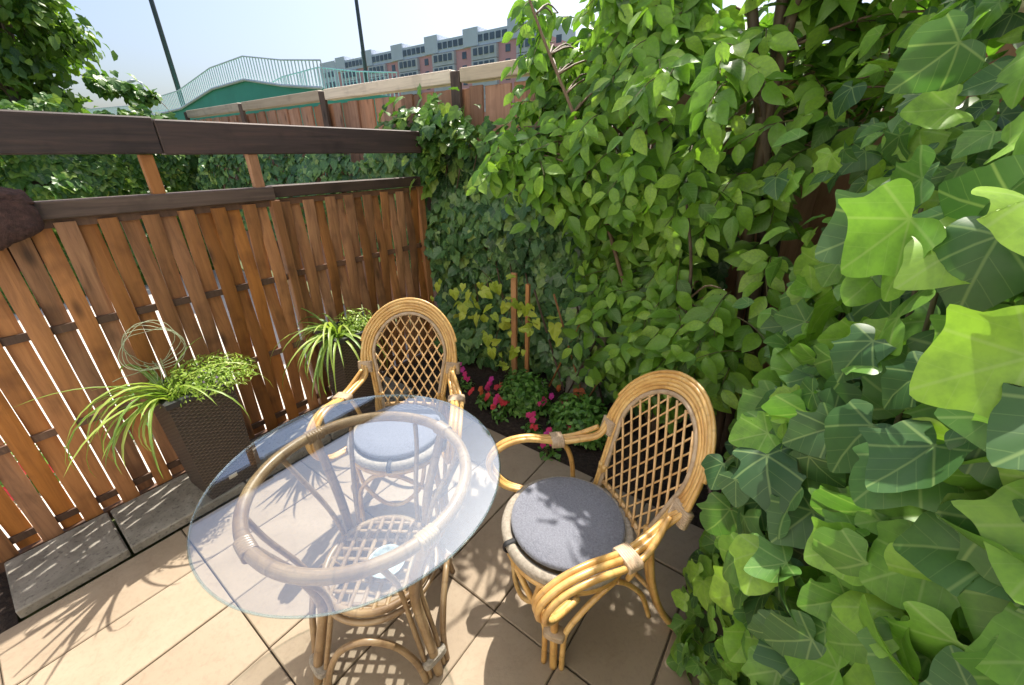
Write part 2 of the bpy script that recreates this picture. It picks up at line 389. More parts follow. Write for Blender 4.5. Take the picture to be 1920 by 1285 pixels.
def leaf_ivy_fine(seed, lob=1.0, curl=.2, fold=.25, wave=.05):
    r = random.Random(seed)
    half = [(.10, -.14), (.28, -.24), (.46, -.19), (.55, -.02), (.58*lob, .14), (.65*lob, .31), (.56, .42), (.45, .49), (.38, .60), (.24, .78)]
    ring = [(0, -.03)]+[(x*(1+r.uniform(-.1, .1)), y+r.uniform(-.04, .04)) for x, y in half]+[(r.uniform(-.06, .06), .95)]
    ring += [(-x*(1+r.uniform(-.1, .1)), y+r.uniform(-.04, .04)) for x, y in half][::-1]
    ring = [(p[0], p[1]) for p in spline([(x, y, 0) for x, y in ring], 3, True)]
    ph = r.uniform(0, 6); tw = r.uniform(-.25, .25)
    def z(x, y):
        rr = math.hypot(x, y); a = math.atan2(x, y)
        lobes = abs(math.sin(a*1.85))*.07*rr                        # lamina sinks between the main veins
        return -curl*rr*rr*1.1+fold*abs(x)*.7-lobes+wave*.7*math.sin(5*a+ph)*rr*rr-.12*max(0, y)**2+tw*x*y
    v = [(0, 0, 0)]; ks = (.33, .68, 1.0)
    for k in ks:
        for x, y in ring: v.append((x*k, y*k, z(x*k, y*k)))
    n = len(ring); f = []
    for i in range(n):
        j = (i+1) % n; f.append((0, 1+i, 1+j))
        for q in range(2): f.append((1+q*n+i, 1+q*n+n+i, 1+q*n+n+j, 1+q*n+j))
    return fix(v, f, [(x*.6+.5, y*.6+.25) for x, y, _ in v])
def leaf_ovate(seed, wid=.3, curl=.35, fold=.35, seg=6, tip=1.15):
    r = random.Random(seed); v = []; uv = []; f = []
    for i in range(seg+1):
        t = i/seg; wv = wid*(math.sin(math.pi*t**.86)**.95 if 0 < t < 1 else 0)*(1-.1*t)
        bend = -curl*t*t; tw = r.uniform(-.03, .03)
        for k in (-1, 0, 1):
            v.append((k*wv, t, bend+abs(k)*wv*fold+tw*k)); uv.append((.5+k*wv, t))
    for i in range(seg):
        for k in range(2): a = i*3+k; f.append((a, a+1, a+4, a+3))
    return fix(v, f, uv)
def leaf_blob(wid=.5):
    v = [(0, 0, 0), (wid*.8, .35, .06), (wid*.55, .75, 0), (0, 1, -.15), (-wid*.55, .75, 0), (-wid*.8, .35, .06), (0, .5, -.04)]
    f = [(0, 1, 6), (1, 2, 6), (2, 3, 6), (3, 4, 6), (4, 5, 6), (5, 0, 6)]
    return fix(v, f, [(x+.5, y) for x, y, z in v])
def fix(v, f, uv): return (np.array(v, float), f, np.array(uv, float))
def frame(n, t):
    n = n/np.linalg.norm(n); t = t-n*(t@n); t = t/(np.linalg.norm(t)+1e-9); x = np.cross(t, n)
    return np.stack([x, t, n], 1)
def merge_leaves(name, temps, inst, mat, parent, kind='stuff'):
    """inst: (pos, 3x3 frame, size, template index)"""
    V, F, U, T = [], [], [], []; b = 0
    for p, fr, s, k in inst:
        v, f, uv = temps[k]; V.append((v*s)@fr.T+p); U.append(uv); T.append(np.full(len(v), random.random()))
        F += [tuple(i+b for i in q) for q in f]; b += len(v)
    if not V: return None
    V = np.concatenate(V); U = np.concatenate(U); T = np.concatenate(T)
    me = bpy.data.meshes.new(name); me.from_pydata(V.tolist(), [], F)
    li = np.empty(len(me.loops), dtype=np.int32); me.loops.foreach_get('vertex_index', li)
    me.uv_layers.new(name='UVMap').data.foreach_set('uv', U[li].astype(np.float32).ravel())
    a = me.attributes.new('tint', 'FLOAT', 'POINT'); a.data.foreach_set('value', T.astype(np.float32))
    me.polygons.foreach_set('use_smooth', [True]*len(me.polygons)); me.update()
    o = link(name, me, mat, parent)
    if kind: o['kind'] = kind
    return o
def temp_mesh(name, t, mat):
    mb = MB(); mb.v = [tuple(q) for q in t[0]]; mb.f = list(t[1]); mb.uv = [tuple(q) for q in t[2]]
    me = mb.mesh(name, True); me.materials.append(mat); return me
def foliage(root, temps, inst, mat, leafname='leaf', restname='foliage', nmax=300):
    """300 leaves that show largest become parts of their own, the rest one part"""
    loc = np.array(root.location); key = []
    for i, (p, fr, s, k) in enumerate(inst):
        x, y, z = pix(p); ok = z > .05 and -60 < x < PW+60 and -60 < y < PH+60
        key.append((0 if not ok else s/z))
    order = np.argsort(-np.array(key)); meshes = [temp_mesh(leafname, t, mat) for t in temps]
    for i in order[:nmax]:
        p, fr, s, k = inst[i]
        o = bpy.data.objects.new(leafname, meshes[k]); COL.objects.link(o); o.parent = root
        mm = Matrix.Identity(4)
        for a in range(3):
            for b in range(3): mm[a][b] = fr[a, b]*s
            mm[a][3] = p[a]-loc[a]
        o.matrix_basis = mm
    rest = [(inst[i][0]-loc, *inst[i][1:]) for i in order[nmax:]]
    if rest: merge_leaves(restname, temps, rest, mat, root)
def rv(s=1.0): return rng.normal(0, s, 3)
IVY = [leaf_ivy(i, l, c, fo, w_) for i, (l, c, fo, w_) in enumerate([(1, .2, .25, .03), (.85, .35, .4, .05), (1.1, .1, .1, .05), (.7, .3, .3, .04), (1.0, -.1, .35, .06)])]
IVYN = [leaf_ivy_fine(40+i, l, c, fo, w_) for i, (l, c, fo, w_) in enumerate([(1, .25, .2, .06), (.85, .4, .35, .08), (1.1, .1, .1, .07), (.75, .3, .5, .05), (1.0, -.15, .3, .09), (.95, .5, .15, .06), (.8, .2, .6, .1)])]
OVA = [leaf_ovate(1, .28, .35, .35, 8), leaf_ovate(2, .31, .2, .25, 8), leaf_ovate(3, .25, .5, .45, 8), leaf_ovate(4, .30, .1, .5, 8)]

# ================================================================== SETTING
def sheet(name, pts, z, mat, kind='structure'):
    o = MB().add([(x, y, z) for x, y in pts], [tuple(range(len(pts)))]).obj(name, mat); tag(o, kind=kind); return o
sheet('ground', [(-900, -600), (600, -600), (600, 900), (-900, 900)], -.06, M['grass'])
sheet('neighbour_yard', [(-7.7, -4), (-2.57, -4), (-2.57, 2.5), (-7.7, 2.5)], -.02, M['pale'])
XS = [-2.13+.2967*k for k in range(0, 10)]; YS = [-.795, -.445, .155, .755, 1.355, 1.655]
pat = boxobj('patio', (-2.135, -.798, -.055), (.53, 1.658, -.012), M['grout']); tag(pat, kind='structure')
pat['label'] = 'beige sandstone patio of rectangular pavers'
tm = {}
for j in range(len(YS)-1):
    for i in range(len(XS)-1):
        L = round(YS[j+1]-YS[j], 2)
        var = random.randrange(3)
        if (L, var) not in tm:
            g = .0018+.001*var
            mb = MB().box((-.2967/2+g, -L/2+g, -.03), (.2967/2-g, L/2-g, 0), .0035)
            tm[(L, var)] = mb.mesh('paving_tile'); tm[(L, var)].materials.append(M['tile'])
        o = link('paving_tile', tm[(L, var)], None, pat)
        o.location = ((XS[i]+XS[i+1])/2, (YS[j]+YS[j+1])/2, random.uniform(-.002, .002)); o.rotation_euler = (random.uniform(-.002, .002), random.uniform(-.002, .002), random.uniform(-.004, .004))
# soil
def rough_sheet(name, x0, x1, y0, y1, z, amp, mat, n=60):
    xs = np.linspace(x0, x1, n); ys = np.linspace(y0, y1, n//2); V = []; F = []
    for i, y in enumerate(ys):
        for j, x in enumerate(xs):
            e = 0 if i in (0, len(ys)-1) else 1
            V.append((x, y, z+e*amp*(rng.random()*.6+.5*math.sin(x*9)*math.sin(y*11))))
    for i in range(len(ys)-1):
        for j in range(n-1): a = i*n+j; F.append((a, a+1, a+n+1, a+n))
    o = MB().add(V, F).obj(name, mat, None, True); tag(o, kind='structure'); return o
rough_sheet('planting_bed', -2.5, .6, 1.665, 2.62, -.015, .03, M['soil'], 110)
rough_sheet('soil_strip', -2.56, -2.137, -2.2, -.385, -.02, .02, M['soil'], 40)

# unseen rendered wall added behind the camera to bounce sun into the shade
hs_ = empty('bounce_wall', (0, -.8, 0), 'unseen white rendered wall with patio door added behind the viewer for bounce light', 'bounce_wall')
for k, (lo, hi) in enumerate([((-2.12, -.3, -.02), (-1.6, 0, 2.3)), ((.4, -.3, -.02), (4.5, 0, 2.3)), ((-2.12, -.3, 2.3), (4.5, 0, 6.8))]):
    boxobj('wall', lo, hi, M['render'], hs_)
for x0, x1 in ((-1.6, -1.53), (-.63, -.57), (.33, .4)): boxobj('door_frame', (x0, -.12, 0), (x1, -.05, 2.3), M['white'], hs_)
boxobj('bounce_blind', (-1.53, -.10, .02), (-.63, -.08, 2.28), M['render'], hs_); boxobj('bounce_blind', (-.57, -.10, .02), (.33, -.08, 2.28), M['render'], hs_)  # pale panes added in the door opening so it bounces light too

# grey kerb slabs along the fence
ys = [-.378, -.026, .47, .97, 1.47, 1.655]
for k in range(len(ys)-1):
    o = boxobj('stone_slab', (-.178, -(ys[k+1]-ys[k])/2+.005, 0), (.178, (ys[k+1]-ys[k])/2-.005, .05), M['slab'], None, .006)
    o.location = (-2.318, (ys[k]+ys[k+1])/2, -.005)
    tag(o, ['weathered grey stone slab at the open left end of the row', 'weathered grey stone slab under the front planter', 'grey stone slab between the two planters',
            'grey stone slab under the rear planter', 'short grey stone slab at the fence corner'][k], 'stone slab', 'grey slabs along the slat fence')

# ================================================================== LEFT SLAT FENCE
XF = -2.54
fence = empty('slat_fence', (XF, .8, 0), 'orange brown woven slat fence beside the planters', 'fence')
def slat_mesh(ph, hgt=1.40):
    mb = MB(); wv = .0335; th = .006; n = 22; v = []; f = []
    for i in range(n+1):
        z = .03+(hgt-.03)*i/n
        q = math.sin((z-.525)/(.97-.525)*math.pi+math.pi/2)*ph      # in front at one batten, behind at the next
        x = .013*q
        v += [(x-th, -wv, z), (x+th*.6, -wv, z), (x+th, -wv*.5, z), (x+th, wv*.5, z), (x+th*.6, wv, z), (x-th, wv, z)]
    for i in range(n):
        for k in range(6): l = (k+1) % 6; f.append((i*6+k, i*6+l, i*6+6+l, i*6+6+k))
    f += [tuple(range(5, -1, -1)), tuple(n*6+k for k in range(6))]
    me = mb.add(v, f).mesh('slat'); me.materials.append(M['slat']); return me
sm = [slat_mesh(1), slat_mesh(-1)]
def slats(y0, y1, x):
    y = y0; k = 0
    while y < y1:
        o = link('slat', sm[k % 2], None, fence); o.location = (x, y-.8, random.uniform(-.006, .006)); o.rotation_euler = (random.uniform(-.004, .004), 0, random.uniform(-.05, .05))
        y += .0725+random.uniform(-.003, .003); k += 1
slats(-.72, 1.10, 0); slats(1.215, 2.24, -.03)
for (a, b, x) in ((-.75, 1.125, 0), (1.18, 2.27, -.03)):
    for z in (.10, .525, .97, 1.40):
        boxobj('batten', (x-.006, a-.8, z-.017), (x+.006, b-.8, z+.017), M['darkboard'], fence)
boxobj('top_rail', (-.03, -1.55, 1.418), (.028, .355, 1.488), M['slatrail'], fence, .004)
boxobj('top_rail', (-.075, .36, 1.425), (-.006, 1.48, 1.49), M['slatrail'], fence, .004)
boxobj('post', (-.02, .325, 0), (.03, .375, 1.415), M['slat'], fence, .004)
boxobj('post', (-.06, 1.44, 0), (.0, 1.50, 1.42), M['slat'], fence, .004)
boxobj('base_board', (-.02, -1.55, -.02), (.015, 1.47, .028), M['darkboard'], fence)
bt = empty('top_beam', (XF, .7, 1.49), 'dark weathered timber beam running above the slat fence', 'beam')
boxobj('beam_board', (-.035, -2.0, .167), (.035, .003, .318), M['beam'], bt, .006)
boxobj('beam_board', (-.033, .007, .163), (.033, 1.58, .310), M['beam'], bt, .006)
for y in (.64, 1.093, -.3):
    boxobj('strut', (-.02, y-.7-.025, -.005), (.02, y-.7+.025, .166), M['stake'], bt, .003)

# fleece throw over the rail
v = []; f = []; n = 26; prof = []
for i in range(25):
    t = i/24; a = math.pi*t
    prof.append((.085*math.cos(a)*(1 if t < .5 else .8), 1.50+.045*math.sin(a)))
prof = [(.105, 1.33), (.115, 1.37), (.110, 1.43)] + prof + [(-.075, 1.43), (-.08, 1.2)]
for j in range(n):
    y = -.55+(.225+.55)*j/(n-1); e = min(1, (n-1-j)/5.0); k = .45+.55*math.sqrt(e)
    for (x, z) in prof:
        dz = (.05*(1-e)) if z < 1.4 else -.03*(1-e)
        v.append((x*k+rng.normal(0, .004), y+rng.normal(0, .004), z+dz+rng.normal(0, .004)))
m_ = len(prof)
for j in range(n-1):
    for i in range(m_-1): f.append((j*m_+i, j*m_+m_+i, j*m_+m_+i+1, j*m_+i+1))
thr = MB().add(v, f).obj('fleece_throw', M['plush'], None, True); thr.location = (XF+.01, 0, 0)
mod = thr.modifiers.new('thick', 'SOLIDIFY'); mod.thickness = .045; mod.offset = -.2
mod = thr.modifiers.new('sub', 'SUBSURF'); mod.levels = 2; mod.render_levels = 2
tx = bpy.data.textures.new('fleece', 'CLOUDS'); tx.noise_scale = .012
mod = thr.modifiers.new('fluff', 'DISPLACE'); mod.texture = tx; mod.strength = .012
tag(thr, 'fluffy dark brown throw hung over the fence rail', 'throw')

# ================================================================== TALL BACK FENCE
YB = 2.66
tall = empty('tall_board_fence', (-2.4, YB, 0), 'tall reddish board fence with pale cap behind the ivy', 'fence')
bm_ = [MB().box((-.069+.004*k, -.011, .05), (.069-.004*k, .011, 2.10), .003).mesh('fence_board') for k in range(3)]
for b in bm_: b.materials.append(M['board'])
x = -9.3; k = 0
while x < 1.6:
    o = link('fence_board', random.choice(bm_), None, tall); o.location = (x+2.4, -.012 if k % 2 else .012, random.uniform(-.01, 0)); o.rotation_euler = (0, random.uniform(-.004, .004), 0)
    x += .128; k += 1
for xp in [-4.22-1.79*j for j in range(-3, 3)]:
    boxobj('fence_post', (xp+2.4-.045, -.06, 0), (xp+2.4+.045, -.028, 2.2), M['fpost'], tall, .004)
    boxobj('cap_rail', (xp+2.4+.047, -.055, 2.125), (xp+2.4+1.74, .04, 2.215), M['cap'], tall, .005)
boxobj('back_rail', (-6.9, .028, .5), (4.0, .06, .58), M['fpost'], tall)
rf = empty('ivy_backing_fence', (.62, .9, 0), 'hidden dark board fence added behind the ivy along the right edge', 'fence')  # hidden fence added to keep the gaps between ivy leaves dark
bd = MB().box((-.012, -.066, .02), (.012, .066, 1.95), .003).mesh('fence_board'); bd.materials.append(M['darkboard'])
y = -.6
while y < 2.6:
    o = link('fence_board', bd, None, rf); o.location = (random.uniform(-.008, .008), y-.9, 0); y += .137
boxobj('rail', (.014, -1.6, 1.5), (.05, 1.7, 1.58), M['fpost'], rf)

# stakes and trellis in the ivy
for i, (px, zt, lab) in enumerate(((964, .80, 'thick orange wooden stake standing in front of the ivy'), (990, .74, 'thin orange wooden stake right of the thick one in the ivy'))):
    p = at(px, 540, 1, 2.235)
    o = boxobj('garden_stake', (-.022+.008*i, -.012, 0), (.022-.008*i, .012, zt+.1), M['stake'], None, .003); o.location = (p[0], 2.235, -.01); tag(o, lab, 'stake', 'stakes in the ivy')
tr = empty('diamond_trellis', (-1.10, 2.27, 0), 'small brown diamond trellis leaning behind the flowers', 'trellis')
for k, (x0, s) in enumerate([(-.22, 1), (-.06, 1), (.10, 1), (-.10, -1), (.06, -1), (.22, -1)]):
    y = 0 if s > 0 else .012
    mb = MB().tube([(x0, y, .05), (x0+s*.28, y, .78)], .011, 6, flat=.5); mb.obj('trellis_strip', M['fpost' if k % 2 else 'stake'], tr)
st = MB().box((-.14, -.015, 0), (.14, .015, .72), .01).obj('stone_panel', M['slab']); st.location = (-1.07, 2.33, -.005); tag(st, 'grey stone panel half hidden behind the diamond trellis', 'stone panel')

# ================================================================== PLANTERS
def pot_mesh():
    mb = MB(); H = .58; a, b = .118, .138; 
    for k in range(4):
        def P(s, t, inset=0):
            r_ = a+(b-a)*t-inset; q = (-r_+2*r_*s, -r_, t*H); th = k*math.pi/2
            return (q[0]*math.cos(th)-q[1]*math.sin(th), q[0]*math.sin(th)+q[1]*math.cos(th), q[2])
        v = [P(0, 0), P(1, 0), P(1, 1), P(0, 1)]; mb.add(v, [(0, 1, 2, 3)], [(0, 0), (.5, 0), (.5, 1), (0, 1)])
    return mb.mesh('body')
def make_pot(loc, rz, label):
    t = empty('planter', loc, label, 'planter', 'tall wicker planters by the slat fence', rz)
    link('body', pot_mesh(), M['wicker'], t)
    mb = MB()
    for k in range(4):
        th = k*math.pi/2; c, s = math.cos(th), math.sin(th); q = []
        for (x, y, z) in [(-.144, -.144, .575), (.144, -.144, .575), (.118, -.118, .575), (-.118, -.118, .575), (-.144, -.144, .60), (.144, -.144, .60), (.118, -.118, .60), (-.118, -.118, .60)]:
            q.append((x*c-y*s, x*s+y*c, z))
        mb.add(q, [(0, 3, 2, 1), (4, 5, 6, 7), (0, 1, 5, 4), (2, 3, 7, 6)])
    mb.obj('rim', M['plastic'], t)
    boxobj('potting_soil', (-.117, -.117, .5), (.117, .117, .565), M['soil'], t)
    boxobj('sole', (-.117, -.117, -.0), (.117, .117, .012), M['plastic'], t)
    return t
P1 = (-2.275, .42, .046); P2 = (-2.25, 1.27, .046)
pot1 = make_pot(P1, R(4), 'tall dark wicker planter in front with a small white label')
boxobj('label_sticker', (.1225, -.02, .06), (.1245, .02, .082), M['white'], pot1)
pot2 = make_pot(P2, R(-3), 'tall dark wicker planter behind the rattan chairs')

def blade(mb, base, az, length, lift, droop, wid):
    n = 9; d = np.array([math.cos(az), math.sin(az), 0]); s = np.array([-d[1], d[0], 0]); v = []; f = []; uv = []
    p = np.array(base, float); ang = lift
    for i in range(n+1):
        t = i/n; ww = wid*(1-t)**.6*min(1, .45+t*3)
        nrm = -d*math.sin(ang)+np.array([0, 0, 1])*math.cos(ang)
        for k, uu in ((-1, .35), (0, .5), (1, .65)): v.append(p+s*ww*k+nrm*abs(k)*ww*.5); uv.append((uu, t))
        p = p+(d*math.cos(ang)+np.array([0, 0, 1])*math.sin(ang))*length/n; ang -= droop/n
    for i in range(n):
        for k in range(2): a = i*3+k; f.append((a, a+1, a+4, a+3))
    mb.add(v, f, uv)
def spider_plant(loc, label, n, seed, spread=1.0, bias=None):
    r = random.Random(seed); t = empty('spider_plant', loc, label, 'plant', 'spider plants in the planters')
    for i in range(n):
        mb = MB(); az = r.uniform(0, math.tau) if (bias is None or r.random() < .4) else r.gauss(bias, .9)
        blade(mb, (r.uniform(-.02, .02), r.uniform(-.02, .02), 0), az, r.uniform(.30, .60)*spread, r.uniform(.3, 1.25), r.uniform(1.2, 3.0), r.uniform(.008, .0145))
        mb.obj('blade', M['spider'], t, True)
    return t
spider_plant((-2.235, .335, .607), 'spider plant with long arching leaves in the front planter', 46, 3, 1.0, -1.6)
spider_plant((-2.24, 1.20, .607), 'spider plant with striped arching leaves in the rear planter', 46, 5, .95, -1.7)
def puff(name, loc, label, cat, n, rad, size, mat, tmps, flowers=None, hgt=1.0, stems=10, group=None, low=.12):
    t = empty(name, loc, label, cat, group); inst = []
    for i in range(n):
        d = rv(); d /= np.linalg.norm(d); d[2] = abs(d[2])*hgt+low; q = rng.random()**.45
        p = np.array([d[0]*rad[0], d[1]*rad[1], d[2]*rad[2]])*q
        inst.append((p, frame(d+rv(.5)+np.array([0, 0, .4]), d+rv(.6)), size*rng.uniform(.6, 1.3), rng.integers(len(tmps))))
    merge_leaves('leaves', tmps, inst, mat, t)
    mb = MB()
    for i in range(stems):
        d = rv(); d /= np.linalg.norm(d); d[2] = abs(d[2])*hgt+.1
        mb.tube([(0, 0, -.01), (d[0]*rad[0]*.4, d[1]*rad[1]*.4, d[2]*rad[2]*.5), (d[0]*rad[0]*.8, d[1]*rad[1]*.8, d[2]*rad[2]*.85)], [.003, .0015], 5, sub=3)
    tag(mb.obj('stems', M['stem'], t), kind='stuff')
    return t
FINE = [leaf_ovate(11, .16, .2, .2, 3), leaf_ovate(12, .12, .3, .2, 3)]
lob = puff('trailing_plant', (-2.24, .50, .61), 'feathery light green trailing plant in the front planter', 'plant', 3200, (.17, .22, .15), .022, M['fine'], FINE, hgt=.9, stems=30)
for i in range(14):
    d = rv(); d /= np.linalg.norm(d); mb = MB(); 
    v, f, uv = leaf_blob(.6); fr = frame(np.array([.5, -.5, .7])+rv(.3), rv())
    for k in range(4):
        ff = fr@np.array(Matrix.Rotation(k*math.pi/2, 3, 'Z')); mb.add((v*.007)@ff.T+np.array([.12*abs(d[0])+.02, -.13*abs(d[1])+.03, .05+.06*d[2]]), f, uv)
    mb.obj('blossom', M['lilac'], lob)
puff('filler_plant', (-2.24, 1.33, .61), 'soft green leafy plant in the rear planter', 'plant', 700, (.12, .15, .14), .03, M['fine'], FINE, stems=24)
# dried tendril hoop over front pot
hp = empty('tendril_hoop', (-2.30, .335, .60), 'thin dried tendrils twisted into a hoop above the front planter', 'plant support')
for k in range(5):
    pts = []
    for i in range(14):
        a = math.tau*i/14; rr = .085+.012*math.sin(3*a+k)+.006*k
        pts.append((.02*math.sin(a+k)+.008*k, rr*1.05*math.cos(a)+.02, .27+rr*math.sin(a)))
    MB().tube(pts, .0013, 5, True, 4).obj('hoop', M['dry'], hp)
for k in range(3):
    MB().tube([(0, .01*k, -.02), (.01, -.02+.02*k, .07), (-.01, .0+.015*k, .13), (.01, -.03+.03*k, .2)], .002, 5).obj('tendril', M['dry'], hp)
MB().tube([(0, -.02, .17), (.0, -.07, .165), (.01, -.12, .17), (.0, -.15, .16)], .0016, 5).obj('tendril', M['dry'], hp)

# ================================================================== TABLE
TC = (-.968, .50); TPH = R(-5)
tb = empty('rattan_table', (TC[0], TC[1], 0), 'round rattan table with clear glass top', 'table')
mb = MB().lathe([(.441, .7405), (.444, .743), (.444, .747), (.441, .7495)], 128); gt = mb.obj('glass_top', M['glass'], tb, False)
MB().tube([(.4425*math.cos(math.tau*i/96), .4425*math.sin(math.tau*i/96), .745) for i in range(96)], .0034, 8, True, 1).obj('polished_edge', M['gedge'], gt, True)
circ = lambda r_, z, n=32, ph=0: [(r_*math.cos(math.tau*i/n+ph), r_*math.sin(math.tau*i/n+ph), z) for i in range(n)]
MB().tube(circ(.332, .718), .0195, 12, True, 3).obj('rim_ring', M['rattan_old'], tb, True)
MB().tube(circ(.185, .325), .013, 10, True, 3).obj('shelf_ring', M['rattan_old'], tb, True)
MB().tube(circ(.20, .30), .010, 10, True, 3).obj('shelf_ring', M['rattan_old'], tb, True)
def pol(r_, a, z): return (r_*math.cos(a), r_*math.sin(a), z)
def wrap(mb, c, ax, wd, a, b, L, n=5):
    ax = np.array(ax, float); ax /= np.linalg.norm(ax); wd = np.array(wd, float); wd -= ax*(wd@ax); wd /= np.linalg.norm(wd); th = np.cross(ax, wd)
    v = []; f = []; rings = []
    for i in range(n):
        for q, e in ((0, .93), (.25, 1.0), (.75, 1.0), (1, .93)): rings.append(((i+q)/n, e))
    for t, e in rings:
        for k in range(14):
            an = math.tau*k/14; ca, sa = math.cos(an), math.sin(an)
            ca = math.copysign(abs(ca)**.6, ca); sa = math.copysign(abs(sa)**.6, sa)
            v.append(np.array(c)+ax*(t-.5)*L+wd*a*e*ca+th*b*e*sa)
    for i in range(len(rings)-1):
        for k in range(14): l = (k+1) % 14; f.append((i*14+k, i*14+l, i*14+14+l, i*14+14+k))
    f += [tuple(range(13, -1, -1)), tuple((len(rings)-1)*14+k for k in range(14))]
    mb.add(v, f); return mb
for k in range(4):
    a = TPH+k*math.pi/2
    MB().tube([pol(.293, a, 0), pol(.272, a, .10), pol(.235, a, .22), pol(.212, a, .33), pol(.235, a, .47), pol(.285, a, .60), pol(.325, a, .70)], [.0165, .017, .017, .017, .016], 10).obj('leg', M['rattan_old'], tb, True)
    for s in (-1, 1):
        MB().tube([pol(.285, a+s*.10, 0), pol(.262, a+s*.12, .10), pol(.222, a+s*.14, .24), pol(.20, a+s*.16, .34), pol(.225, a+s*.24, .47), pol(.29, a+s*.34, .61), pol(.325, a+s*.40, .70)], .009, 8).obj('brace_cane', M['rattan_old'], tb, True)
    b = a+math.pi/2
    MB().tube([pol(.285, a+.16, .0), pol(.265, a+.22, .10), pol(.245, a+.42, .21), pol(.235, a+math.pi/4, .262), pol(.245, b-.42, .21), pol(.265, b-.22, .10), pol(.285, b-.16, .0)], .0115, 8).obj('arch_cane', M['rattan_old'], tb, True)
    wrap(MB(), pol(.277, a, .075), (math.cos(a)*-.25, math.sin(a)*-.25, 1), (-math.sin(a), math.cos(a), 0), .046, .021, .022, 3).obj('binding', M['roll'], tb, True)
    wrap(MB(), pol(.333, a, .7155), (-math.sin(a), math.cos(a), 0), (0, 0, 1), .0225, .0235, .06, 6).obj('binding', M['rattan_old'], tb, True)
for s in range(2):
    for i in range(-4, 5):
        o_ = i*.040; hl = math.sqrt(max(0, .183**2-o_**2))
        if hl < .03: continue
        c, si = math.cos(.6+s*math.pi/2), math.sin(.6+s*math.pi/2); z = .329+.006*s
        MB().tube([(c*-hl-si*o_, si*-hl+c*o_, z), (c*hl-si*o_, si*hl+c*o_, z)], .0075, 6, flat=.5).obj('shelf_strip', M['rattan_old'], tb)
bw = MB().lathe([(.03, 0), (.05, .004), (.075, .03), (.082, .042), (.078, .044), (.07, .034), (.045, .014), (.001, .012)], 28).obj('bowl', M['bowl'], None, True)
bw.scale = (.8, .8, .8); bw.location = (TC[0]+.055, TC[1]-.005, .339); tag(bw, 'pale blue glazed bowl on the lower shelf of the glass table', 'bowl')

